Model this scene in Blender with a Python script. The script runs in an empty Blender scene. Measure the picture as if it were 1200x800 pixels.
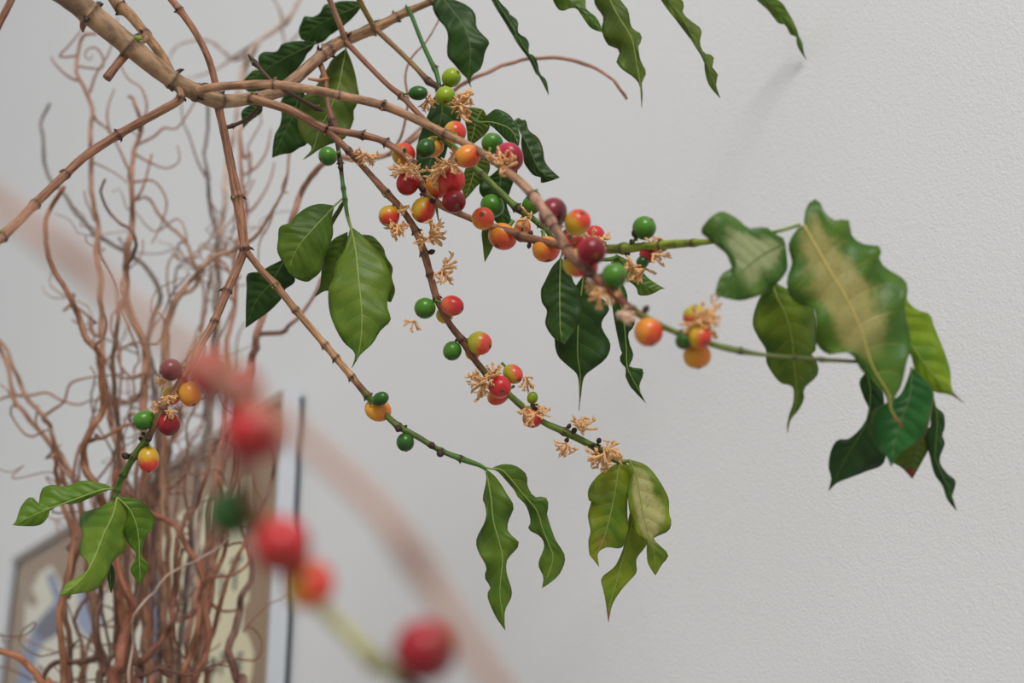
import bpy, bmesh, math, random
from mathutils import Vector, Matrix, noise

random.seed(7)
S = bpy.context.scene
COL = S.collection

# ------------------------------------------------------------------ camera
FPX = 50 / 36 * 1200
TH = math.radians(20)
CAM = Vector((0, 0, 1.1))
RT = Vector((1, 0, 0)); FW = Vector((0, math.cos(TH), math.sin(TH))); UP = Vector((0, -math.sin(TH), math.cos(TH)))
cd = bpy.data.cameras.new('camera'); cam = bpy.data.objects.new('camera', cd); COL.objects.link(cam)
cam.location = CAM; cam.rotation_euler = (math.pi / 2 + TH, 0, 0)
cd.lens = 50; cd.sensor_width = 36; cd.clip_start = 0.02
cd.dof.use_dof = True; cd.dof.focus_distance = 0.83; cd.dof.aperture_fstop = 5.6
S.camera = cam

# ------------------------------------------------------------------ light
S.view_settings.view_transform = 'Standard'; S.view_settings.look = 'None'
S.view_settings.gamma = 1; S.view_settings.use_curve_mapping = False
S.view_settings.exposure = 0.0
w = bpy.data.worlds.new('world'); S.world = w; w.use_nodes = True
w.node_tree.nodes['Background'].inputs[0].default_value = (0.965, 0.98, 0.99, 1)
w.node_tree.nodes['Background'].inputs[1].default_value = 0.56


def area(name, loc, target, size, energy, col):
    l = bpy.data.lights.new(name, 'AREA'); l.shape = 'RECTANGLE'; l.size, l.size_y = size
    l.energy = energy; l.color = col
    o = bpy.data.objects.new(name, l); COL.objects.link(o); o.location = loc
    o.rotation_euler = (Vector(target) - Vector(loc)).to_track_quat('-Z', 'Y').to_euler()


area('window_light', (0.45, -3.6, 4.8), (-.2, 1.3, 1.6), (2.0, 2.0), 240, (1.0, 0.985, 0.965))

# ------------------------------------------------------------------ geometry helpers


def P(x, y, d):
    return CAM + d * (FW + RT * ((x - 600) / FPX) - UP * ((y - 400) / FPX))


AW = math.radians(33)
HW = Vector((-math.sin(AW), math.cos(AW), 0)); NW = Vector((-math.cos(AW), -math.sin(AW), 0)); ZU = Vector((0, 0, 1))
W0 = P(1050, 200, .90)


def onwall(x, y, off=0.0):
    r = P(x, y, 1) - CAM
    return CAM + r * ((NW.dot(W0 - CAM) + off) / NW.dot(r))


def cr(pts, n):
    """Catmull-Rom through tuples, resampled at n stations of equal arc length in the first two coordinates"""
    k = len(pts); out = []
    for i in range(k - 1):
        p0 = pts[max(i - 1, 0)]; p1 = pts[i]; p2 = pts[i + 1]; p3 = pts[min(i + 2, k - 1)]
        for j in range(8):
            t = j / 8
            out.append(tuple(0.5 * (2 * b + (c - a) * t + (2 * a - 5 * b + 4 * c - d) * t * t + (3 * b - a - 3 * c + d) * t ** 3)
                             for a, b, c, d in zip(p0, p1, p2, p3)))
    out.append(tuple(pts[-1]))
    acc = [0]
    for a, b in zip(out, out[1:]):
        acc.append(acc[-1] + max(1e-9, math.dist(a[:3], b[:3])))
    res = []; j = 0
    for i in range(n):
        s = acc[-1] * i / (n - 1)
        while j < len(acc) - 2 and acc[j + 1] < s: j += 1
        t = (s - acc[j]) / (acc[j + 1] - acc[j]); t = min(1, max(0, t))
        res.append(tuple(a + (b - a) * t for a, b in zip(out[j], out[j + 1])))
    return res


def link(name, me, mat, parent=None):
    o = bpy.data.objects.new(name, me); COL.objects.link(o)
    if mat and not me.materials: me.materials.append(mat)
    if parent: o.parent = parent
    return o


def mesh(name, vs, fs, smooth=True):
    me = bpy.data.meshes.new(name); me.from_pydata([tuple(v) for v in vs], [], fs)
    if smooth: me.polygons.foreach_set('use_smooth', [True] * len(me.polygons))
    me.update(); return me


def setcol(me, cols, name='tint'):
    a = me.color_attributes.new(name, 'FLOAT_COLOR', 'POINT')
    for i, c in enumerate(cols): a.data[i].color = (c[0], c[1], c[2], 1)


def sweep(pts, rad, sides=8, cap=True):
    """tube through world points with given radii -> verts, faces"""
    vs = []; fs = []; n = len(pts); nrm = None
    for i, p in enumerate(pts):
        t = (pts[min(i + 1, n - 1)] - pts[max(i - 1, 0)])
        t = t.normalized() if t.length > 1e-9 else Vector((0, 0, 1))
        if nrm is None: nrm = t.orthogonal().normalized()
        nrm = (nrm - t * nrm.dot(t)); nrm = nrm.normalized() if nrm.length > 1e-6 else t.orthogonal().normalized()
        b = t.cross(nrm)
        for k in range(sides):
            a = 2 * math.pi * k / sides
            vs.append(p + (nrm * math.cos(a) + b * math.sin(a)) * rad[i])
    for i in range(n - 1):
        for k in range(sides):
            k2 = (k + 1) % sides
            fs.append((i * sides + k, i * sides + k2, (i + 1) * sides + k2, (i + 1) * sides + k))
    if cap:
        fs.append(tuple(range(sides - 1, -1, -1))); fs.append(tuple((n - 1) * sides + k for k in range(sides)))
    return vs, fs


def lin(c):
    return tuple((v / 255 / 12.92 if v / 255 <= .04045 else ((v / 255 + .055) / 1.055) ** 2.4) for v in c)


# ------------------------------------------------------------------ materials


class NT:
    def __init__(s, name):
        s.m = bpy.data.materials.new(name); s.m.use_nodes = True; s.t = s.m.node_tree
        s.b = s.t.nodes['Principled BSDF']

    def n(s, typ, **kw):
        x = s.t.nodes.new(typ)
        for k, v in kw.items():
            if k.startswith('i_'):
                key = k[2:]; x.inputs[int(key) if key.isdigit() else key.replace('_', ' ')].default_value = v
            else: setattr(x, k, v)
        return x

    def l(s, a, b): s.t.links.new(a, b)

    def math(s, op, a, b=None, c=None):
        x = s.n('ShaderNodeMath', operation=op)
        for i, v in enumerate((a, b, c)):
            if v is None: continue
            if isinstance(v, (int, float)): x.inputs[i].default_value = v
            else: s.l(v, x.inputs[i])
        return x.outputs[0]

    def mix(s, f, a, b):
        x = s.n('ShaderNodeMix', data_type='RGBA')
        for sock, v in ((x.inputs[0], f), (x.inputs[6], a), (x.inputs[7], b)):
            if isinstance(v, (int, float)): sock.default_value = v
            elif isinstance(v, tuple): sock.default_value = (*v[:3], 1)
            else: s.l(v, sock)
        return x.outputs[2]

    def ramp(s, f, lo, hi):
        x = s.n('ShaderNodeMapRange', interpolation_type='SMOOTHSTEP', i_1=lo, i_2=hi, i_3=0.0, i_4=1.0)
        s.l(f, x.inputs[0]); return x.outputs[0]

    def noise(s, vec, scale, detail=3, rough=.5):
        x = s.n('ShaderNodeTexNoise', i_Scale=scale, i_Detail=detail, i_Roughness=rough)
        if vec is not None: s.l(vec, x.inputs['Vector'])
        return x.outputs[0]

    def bump(s, h, strength, dist):
        x = s.n('ShaderNodeBump', i_Strength=strength, i_Distance=dist); s.l(h, x.inputs['Height'])
        s.l(x.outputs[0], s.b.inputs['Normal'])

    def base(s, c, rough=.5, spec=.5):
        if isinstance(c, tuple): s.b.inputs['Base Color'].default_value = (*c[:3], 1)
        else: s.l(c, s.b.inputs['Base Color'])
        s.b.inputs['Roughness'].default_value = rough; s.b.inputs['Specular IOR Level'].default_value = spec


def flat(name, rgb, rough=.6, spec=.4, var=.12, scale=300):
    k = NT(name); c = lin(rgb)
    tc = k.n('ShaderNodeTexCoord').outputs['Object']
    nz = k.noise(tc, scale)
    k.base(k.mix(nz, tuple(v * (1 - var) for v in c), tuple(min(1, v * (1 + var)) for v in c)), rough, spec)
    return k.m


def mat_wall():
    k = NT('painted_plaster')
    tc = k.n('ShaderNodeTexCoord').outputs['Object']
    big = k.noise(tc, 1.3, 2)
    k.base(k.mix(big, lin((224, 224, 224)), lin((230, 230, 230))), .62, .35)
    a = k.noise(tc, 620, 3, .5); b = k.noise(tc, 240, 2)
    k.bump(k.math('ADD', k.math('MULTIPLY', a, .8), k.math('MULTIPLY', b, .4)), .3, .0014)
    return k.m


def mat_bark(name):
    """vertex tint carries the bark's own colour along the shoot; streaks and flecks on top"""
    k = NT(name)
    tint = k.n('ShaderNodeAttribute', attribute_name='tint').outputs['Color']
    uv = k.n('ShaderNodeAttribute', attribute_name='UVMap').outputs['Vector']
    mp = k.n('ShaderNodeMapping'); mp.inputs['Scale'].default_value = (6, 22, 1); k.l(uv, mp.inputs[0])
    st = k.noise(mp.outputs[0], 1.0, 4, .6)
    tc = k.n('ShaderNodeTexCoord').outputs['Object']
    fl = k.noise(tc, 420, 3, .6)
    d = k.n('ShaderNodeHueSaturation', i_Value=.5); k.l(tint, d.inputs['Color'])
    br = k.n('ShaderNodeHueSaturation', i_Value=1.28); k.l(tint, br.inputs['Color'])
    c = k.mix(k.ramp(st, .34, .64), d.outputs[0], br.outputs[0])
    c = k.mix(k.math('MULTIPLY', k.ramp(fl, .58, .75), .45), c, d.outputs[0])
    k.base(c, .55, .35)
    k.bump(k.math('ADD', st, k.math('MULTIPLY', fl, .6)), .5, .0006)
    return k.m


def mat_leaf(name, top, dark, vein, patch=None, tip=None, edge=None, rough=.46, seed=0.0):
    k = NT(name); warm = lambda c_: (min(255, c_[0] * 1.1), c_[1], c_[2] * .72); top, dark, vein = warm(top), warm(dark), warm(vein)
    uvn = k.n('ShaderNodeAttribute', attribute_name='UVMap'); sep = k.n('ShaderNodeSeparateXYZ'); k.l(uvn.outputs['Vector'], sep.inputs[0])
    u = k.math('ABSOLUTE', sep.outputs[0]); v = sep.outputs[1]
    tc = k.n('ShaderNodeTexCoord').outputs['Object']
    nz = k.noise(tc, 55, 3); fine = k.noise(tc, 700, 2)
    c = k.mix(k.ramp(nz, .3, .7), lin(dark), lin(top))
    # side veins run out and forward from the midrib
    ph = k.math('FRACT', k.math('SUBTRACT', k.math('MULTIPLY', v, 9.0), k.math('MULTIPLY', k.math('POWER', u, 1.25), 1.15)))
    dist = k.math('ABSOLUTE', k.math('SUBTRACT', ph, .5))
    line = k.math('SUBTRACT', 1.0, k.ramp(dist, .0, .07))
    fade = k.math('SUBTRACT', 1.0, k.ramp(u, .6, .95))
    line = k.math('MULTIPLY', line, fade)
    if patch:
        pc, amt, (v0, v1), uw = patch
        pn = k.noise(tc, 90, 4, .65)
        inside = k.math('MULTIPLY', k.ramp(v, v0 - .12, v0 + .08), k.math('SUBTRACT', 1.0, k.ramp(v, v1 - .1, v1 + .1)))
        inside = k.math('MULTIPLY', inside, k.math('SUBTRACT', 1.0, k.ramp(k.math('ADD', u, k.math('MULTIPLY', k.math('SUBTRACT', pn, .5), 1.1)), uw - .2, uw + .25)))
        c = k.mix(k.math('MULTIPLY', inside, amt), c, lin(pc))
        sp = k.noise(tc, 650, 3, .7)
        c = k.mix(k.math('MULTIPLY', k.math('MULTIPLY', inside, k.ramp(sp, .6, .68)), .7), c, lin((96, 84, 52)))
    c = k.mix(k.math('MULTIPLY', line, .22), c, lin(vein))
    c = k.mix(k.math('MULTIPLY', k.ramp(fine, .45, .75), .14), c, lin(dark))
    if edge:
        ec, e0 = edge
        c = k.mix(k.math('MULTIPLY', k.ramp(k.math('ADD', u, k.math('MULTIPLY', nz, .3)), e0, e0 + .2), .8), c, lin(ec))
    if tip:
        tcx, t0 = tip
        c = k.mix(k.ramp(k.math('ADD', v, k.math('MULTIPLY', k.math('SUBTRACT', nz, .5), .08)), t0, t0 + .025), c, lin(tcx))
    k.base(c, rough, .32)
    # quilting between the veins
    q = k.math('SUBTRACT', k.math('MULTIPLY', k.math('COSINE', k.math('MULTIPLY', k.math('SUBTRACT', ph, .5), 6.283)), -.5), k.math('MULTIPLY', line, .5))
    k.bump(k.math('ADD', k.math('MULTIPLY', q, fade), k.math('MULTIPLY', fine, .15)), .5, .0008)
    k.b.inputs['Transmission Weight'].default_value = 0
    # thin leaf lets some light through
    tr = k.n('ShaderNodeBsdfTranslucent'); k.l(c, tr.inputs[0])
    ms = k.n('ShaderNodeMixShader', i_0=.2); k.l(k.b.outputs[0], ms.inputs[1]); k.l(tr.outputs[0], ms.inputs[2])
    k.l(ms.outputs[0], k.t.nodes['Material Output'].inputs[0])
    return k.m


def mat_cherry(name, a, b, lo=-.3, hi=.6, speck=(120, 60, 40)):
    """skin colour turns from a to b along the fruit's local x axis, as the sunny side ripens"""
    k = NT(name)
    tc = k.n('ShaderNodeTexCoord').outputs['Object']; 
    rnd = k.n('ShaderNodeObjectInfo').outputs['Random']
    off = k.n('ShaderNodeVectorMath', operation='ADD'); k.l(tc, off.inputs[0])
    cmb = k.n('ShaderNodeCombineXYZ'); k.l(k.math('MULTIPLY', rnd, 20.0), cmb.inputs[0]); k.l(cmb.outputs[0], off.inputs[1])
    nz = k.noise(off.outputs[0], 2.0, 3); fn = k.noise(off.outputs[0], 26, 2)
    ba = k.n('ShaderNodeAttribute', attribute_type='OBJECT', attribute_name='blush'); dt = k.n('ShaderNodeVectorMath', operation='DOT_PRODUCT'); k.l(tc, dt.inputs[0]); k.l(ba.outputs['Vector'], dt.inputs[1])
    f = k.ramp(k.math('ADD', dt.outputs['Value'], k.math('MULTIPLY', k.math('SUBTRACT', nz, .5), .9)), lo, hi)
    c = k.mix(f, lin(a), lin(b))
    c = k.mix(k.math('MULTIPLY', k.ramp(fn, .62, .72), .12), c, lin(speck))
    k.base(c, .3, .38); k.b.inputs['Coat Weight'].default_value = .03; k.b.inputs['Coat Roughness'].default_value = .12
    k.b.inputs['Subsurface Weight'].default_value = 0.0
    return k.m


M_BARK = mat_bark('branch_bark')
M_WALL = mat_wall()
M_FLOWER = flat('dried_petals', (220, 172, 120), .7, .2, .3, 500)
M_PALEFLOWER = flat('pale_dried_petals', (232, 200, 172), .7, .2, .2, 500)
M_BUD = flat('dark_bud', (58, 40, 34), .6, .3, .3, 900)
M_STALK = flat('green_stalk', (84, 112, 36), .5, .4, .2, 600)
M_NAVEL = flat('fruit_navel', (110, 76, 42), .6, .3, .3, 900)
M_NAVELDARK = flat('fruit_navel_dark', (62, 34, 32), .6, .3, .3, 900)
CH = {
    'green': mat_cherry('cherry_green', (70, 122, 26), (44, 92, 18), -.2, .8, (40, 70, 10)),
    'dgreen': mat_cherry('cherry_dark_green', (42, 88, 20), (28, 66, 14), -.2, .8, (30, 50, 10)),
    'lime': mat_cherry('cherry_lime', (136, 158, 24), (104, 132, 18), -.2, .8, (80, 100, 10)),
    'blush': mat_cherry('cherry_blush', (196, 156, 40), (198, 56, 42), -.35, .55),
    'yellow': mat_cherry('cherry_yellow', (204, 170, 44), (206, 128, 44), -.1, .9),
    'limeblush': mat_cherry('cherry_lime_blush', (172, 166, 44), (210, 72, 56), -.2, .6),
    'orange': mat_cherry('cherry_orange', (212, 134, 46), (200, 70, 40), -.3, .7),
    'amber': mat_cherry('cherry_amber', (216, 152, 44), (200, 116, 36), -.3, .8),
    'pink': mat_cherry('cherry_pink', (208, 98, 64), (190, 40, 46), -.4, .6),
    'red': mat_cherry('cherry_red', (190, 44, 44), (150, 20, 30), -.4, .7),
    'deepred': mat_cherry('cherry_deep_red', (156, 26, 38), (112, 12, 26), -.4, .7, (70, 8, 16)),
    'maroon': mat_cherry('cherry_maroon', (126, 30, 40), (84, 20, 30), -.3, .7, (50, 10, 16)),
    'magenta': mat_cherry('cherry_magenta', (176, 40, 66), (138, 22, 44), -.3, .7, (80, 10, 26)),
    'plum': mat_cherry('cherry_plum', (124, 62, 62), (98, 42, 44), -.3, .7, (60, 26, 30)),
}
LF = {
    'dark': mat_leaf('leaf_dark', (42, 78, 24), (28, 58, 18), (70, 100, 40)),
    'deep': mat_leaf('leaf_deep', (38, 78, 34), (22, 54, 24), (64, 100, 50)),
    'mid': mat_leaf('leaf_mid', (84, 118, 40), (58, 96, 30), (118, 142, 64)),
    'olive': mat_leaf('leaf_olive', (86, 110, 42), (62, 90, 30), (118, 134, 64)),
    'bright': mat_leaf('leaf_bright', (94, 126, 48), (66, 106, 38), (124, 148, 76)),
    'lush': mat_leaf('leaf_lush', (106, 140, 54), (78, 120, 44), (136, 158, 84)),  # lighter copy of the bright leaf, strong light painted into its colour
    'fresh': mat_leaf('leaf_fresh', (84, 124, 38), (58, 102, 28), (130, 156, 66)),
    'yellowing': mat_leaf('leaf_yellowing', (130, 146, 40), (84, 122, 34), (178, 180, 84), patch=((168, 160, 60), .6, (.2, .8), .5), tip=((132, 88, 50), .96)),
    'spotted': mat_leaf('leaf_spotted', (112, 138, 44), (76, 114, 36), (170, 170, 90), patch=((188, 180, 120), .85, (.15, .72), .6)),
    'brownpatch': mat_leaf('leaf_brown_patch', (120, 142, 36), (80, 118, 30), (170, 176, 80), patch=((136, 104, 58), .8, (.72, .8), .3)),
    'bigyellow': mat_leaf('leaf_big_yellow', (78, 118, 48), (52, 98, 40), (150, 150, 84), patch=((170, 158, 96), .85, (.06, .62), .52), tip=((178, 92, 54), .93)),
    'palepatch': mat_leaf('leaf_pale_patch', (80, 116, 56), (52, 96, 42), (120, 146, 84), patch=((164, 168, 122), .75, (.1, .6), .5), tip=((150, 78, 56), .97)),
    'ygreen': mat_leaf('leaf_yellow_green', (116, 150, 24), (76, 122, 18), (160, 176, 60), tip=((130, 62, 48), .9)),
    'bluegreen': mat_leaf('leaf_blue_green', (36, 104, 52), (24, 82, 36), (72, 126, 72), edge=((142, 110, 70), 1.02)),
    'brownside': mat_leaf('leaf_brown_side', (44, 74, 26), (28, 54, 22), (60, 84, 34), edge=((92, 66, 26), 1.0)),
    'reddish': mat_leaf('leaf_red_tip', (110, 116, 28), (60, 92, 26), (150, 140, 60), tip=((124, 56, 44), .8)),
    'tipbrown': mat_leaf('leaf_brown_tip', (122, 146, 40), (88, 124, 34), (170, 178, 80), tip=((150, 96, 60), .9)),
    'hangtip': mat_leaf('leaf_hanging', (98, 130, 34), (56, 96, 24), (150, 160, 74), tip=((124, 70, 56), .94)),
}
M_RIB = {'dark': flat('midrib_dark', (72, 96, 36), .5, .4, .15), 'light': flat('midrib_light', (128, 146, 66), .5, .4, .15),
         'straw': flat('midrib_straw', (176, 160, 88), .5, .4, .15)}

# ------------------------------------------------------------------ room shell
a = W0 - HW * 1.6; b = W0 + HW * 12


def slab(name, p, q, z0, z1, nrm, thick, mat):
    vs = []
    for off in (0, -thick):
        for pt, z in ((p, z0), (q, z0), (q, z1), (p, z1)):
            v = pt + nrm * off; vs.append((v.x, v.y, z))
    fs = [(0, 1, 2, 3), (7, 6, 5, 4), (0, 4, 5, 1), (1, 5, 6, 2), (2, 6, 7, 3), (3, 7, 4, 0)]
    o = link(name, mesh(name, vs, fs, False), mat); o['kind'] = 'structure'; return o


slab('wall_back', a, b, 0, 6.5, NW, .1, M_WALL)
fl = NT('floor_boards'); tcf = fl.n('ShaderNodeTexCoord').outputs['Object']
fl.base(fl.mix(fl.noise(tcf, 3, 4), lin((150, 146, 140)), lin((170, 166, 160))), .5)
me = mesh('floor', [(-8, -4, 0), (3, -4, 0), (3, 12, 0), (-8, 12, 0), (-8, -4, -.1), (3, -4, -.1), (3, 12, -.1), (-8, 12, -.1)],
          [(0, 1, 2, 3), (7, 6, 5, 4), (0, 4, 5, 1), (1, 5, 6, 2), (2, 6, 7, 3), (3, 7, 4, 0)], False)
o = link('floor', me, fl.m); o['kind'] = 'structure'

# ------------------------------------------------------------------ framed poster on the wall
FD = .028
TR = onwall(332, 457, FD); PW = 1.14; PH = .86


def thing(name, label, cat, loc, group=None):
    o = bpy.data.objects.new(name, None); o.empty_display_size = .02; COL.objects.link(o); o.location = loc
    o['label'] = label; o['category'] = cat
    if group: o['group'] = group
    return o


def unparent_to(o, root):
    o.parent = root; o.matrix_parent_inverse = Matrix.Translation(root.location).inverted()


POSTER = thing('framed_poster', 'brown and cream poster in thin white box frame on the wall', 'poster', TR - NW * FD - ZU * PH)


def wp(h, z, off):
    """point on the poster: h metres left of its right edge, z metres below its top, off in front of the wall"""
    return TR + HW * h - ZU * z + NW * (off - FD)


def wbox(name, h0, h1, z0, z1, o0, o1, mat):
    vs = [wp(h, z, o) for o in (o0, o1) for h, z in ((h0, z0), (h1, z0), (h1, z1), (h0, z1))]
    me = mesh(name, vs, [(0, 1, 2, 3), (7, 6, 5, 4), (0, 4, 5, 1), (1, 5, 6, 2), (2, 6, 7, 3), (3, 7, 4, 0)], False)
    bm = bmesh.new(); bm.from_mesh(me); bmesh.ops.recalc_face_normals(bm, faces=bm.faces); bm.to_mesh(me); bm.free()
    o = link(name, me, mat); unparent_to(o, POSTER); return o


M_FRAME = flat('frame_white', (190, 194, 200), .4, .5, .03)
M_BEZEL = flat('frame_bezel', (150, 142, 134), .4, .5, .05)
M_PRINT = flat('poster_brown', (156, 122, 84), .6, .3, .06, 30)
e = .004
for nm, r in (('frame_rail', (0, PW, 0, e)), ('frame_rail', (0, PW, PH - e, PH)), ('frame_stile', (0, e, e, PH - e)), ('frame_stile', (PW - e, PW, e, PH - e))):
    wbox(nm, *r, .0075, FD, M_FRAME)
bz = .012
for nm, r in (('bezel', (0, PW, 0, bz)), ('bezel', (0, PW, PH - bz, PH)), ('bezel', (0, .003, bz, PH - bz)), ('bezel', (PW - bz * 2, PW, bz, PH - bz))):
    wbox(nm, *r, FD, FD + .0015, M_FRAME if r[0] > .5 else M_BEZEL)
wbox('backing_board', .003, PW - .003, .003, PH - .003, .0005, .0075, flat('backing_dark', (58, 66, 74), .7, .2, .05))  # slab coloured dark to stand for the shadow gap between frame and wall
wbox('print', e, PW - e, e, PH - e, .012, FD - .006, M_PRINT)
gk = NT('poster_glass'); gk.base((1, 1, 1), .02); gk.b.inputs['Transmission Weight'].default_value = 1; gk.b.inputs['IOR'].default_value = 1.45
tr_ = gk.n('ShaderNodeBsdfTransparent'); gl_ = gk.n('ShaderNodeBsdfGlossy', i_Roughness=.03); fr_ = gk.n('ShaderNodeLayerWeight', i_Blend=.5); rf_ = gk.math('ADD', .025, gk.math('MULTIPLY', gk.math('POWER', fr_.outputs['Facing'], 5.0), .4))
mx_ = gk.n('ShaderNodeMixShader'); gk.l(rf_, mx_.inputs[0]); gk.l(tr_.outputs[0], mx_.inputs[1]); gk.l(gl_.outputs[0], mx_.inputs[2])
gk.l(mx_.outputs[0], gk.t.nodes['Material Output'].inputs[0])
wbox('glass_pane', e, PW - e, e, PH - e, FD - .0035, FD - .0015, gk.m)


def printed(name, poly, rgb, lift):
    """a printed shape, flat on the poster's paper"""
    top = [onwall(x, y, FD - .006 + lift) for x, y in poly]; bot = [p - NW * lift * .9 for p in top]
    n = len(poly)
    fs = [tuple(range(n)), tuple(range(2 * n - 1, n - 1, -1))] + [(i, (i + 1) % n, n + (i + 1) % n, n + i) for i in range(n)]
    me = mesh(name, top + bot, fs, False)
    bm = bmesh.new(); bm.from_mesh(me); bmesh.ops.recalc_face_normals(bm, faces=bm.faces); bm.to_mesh(me); bm.free()
    o = link(name, me, flat('ink_' + '_'.join(map(str, rgb)), rgb, .6, .3, .04)); unparent_to(o, POSTER)


printed('cream_panel', [(190, 632), (205, 606), (225, 592), (262, 572), (292, 556), (293, 620), (291, 704), (285, 712), (284, 738), (291, 745), (297, 764), (295, 790), (284, 830), (190, 860)], (232, 222, 182), .0004)
printed('cream_figure', [(30, 705), (46, 672), (60, 662), (72, 686), (100, 684), (135, 694), (170, 684), (172, 850), (24, 850)], (230, 226, 204), .0004)
printed('blue_stripe', [(176, 676), (188, 666), (187, 740), (184, 850), (166, 850), (172, 740)], (84, 98, 142), .0008)
printed('blue_arm', [(54, 674), (62, 670), (72, 696), (82, 712), (70, 740), (52, 750), (42, 772), (34, 850), (12, 850), (24, 772), (38, 735), (55, 715), (64, 704)], (120, 136, 172), .0008)
printed('violet_patch', [(40, 738), (52, 720), (68, 710), (78, 722), (66, 744), (50, 752)], (78, 74, 98), .0012)
printed('blue_cuff', [(92, 690), (122, 694), (118, 735), (104, 748), (90, 732)], (146, 158, 190), .0008)
printed('brown_stick', [(15, 676), (22, 668), (44, 702), (40, 712), (33, 708)], (156, 132, 96), .0012)
INK = flat('ink_lettering', (62, 68, 58), .6, .3, .05)
for ch, x, y, hpx in (('E', 232, 660, 17), ('E', 246, 652, 17), ('T', 259, 646, 17), ('E', 221, 712, 26), ('T', 238, 704, 30), ('I', 256, 700, 30), ('T', 268, 692, 36),
                      ('H', 252, 728, 12), ('R', 212, 756, 20), ('R', 233, 758, 22), ('P', 200, 800, 24), ('P', 243, 803, 30), ('P', 257, 790, 24), ('E', 277, 786, 20)):
    cu = bpy.data.curves.new('letter', 'FONT'); cu.body = ch; cu.extrude = .0003; cu.size = 1; cu.offset = .025
    to = bpy.data.objects.new('tmp', cu); COL.objects.link(to)
    bpy.context.view_layer.update()
    me = bpy.data.meshes.new_from_object(to); bpy.data.objects.remove(to)
    p0 = onwall(x, y, FD - .006 + .0012); dep = (p0 - CAM).dot(FW); s = hpx * dep / FPX / .72 * 1.05
    R = Matrix((-HW, ZU, NW)).transposed().to_4x4()
    me.transform(Matrix.Translation(p0) @ R @ Matrix.Diagonal((s * 1.05, s, 1, 1)))
    o = link('letter', me, INK); unparent_to(o, POSTER)

# ------------------------------------------------------------------ plants: builders
BR = {}   # branch samples for attaching fruit: key -> [(px, py, depth, radius)]
TREE = None


def fill(pts):
    """fill in missing depth and radius between the given ones"""
    pts = [list(p) + [None] * (4 - len(p)) for p in pts]
    acc = [0]
    for a_, b_ in zip(pts, pts[1:]): acc.append(acc[-1] + math.dist(a_[:2], b_[:2]))
    for c in (2, 3):
        known = [i for i, p in enumerate(pts) if p[c] is not None]
        for i, p in enumerate(pts):
            if p[c] is None:
                lo = max([k for k in known if k < i], default=known[0]); hi = min([k for k in known if k > i], default=known[-1])
                t = 0 if hi == lo else (acc[i] - acc[lo]) / (acc[hi] - acc[lo])
                p[c] = pts[lo][c] * (1 - t) + pts[hi][c] * t
    return [tuple(p) for p in pts]


BROWN = lin((158, 118, 88)); RED_BROWN = lin((138, 94, 70)); DARK = lin((62, 40, 34)); GREEN = lin((94, 112, 42)); TAN = lin((150, 120, 92)); DTWIG = lin((92, 58, 46))


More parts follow.
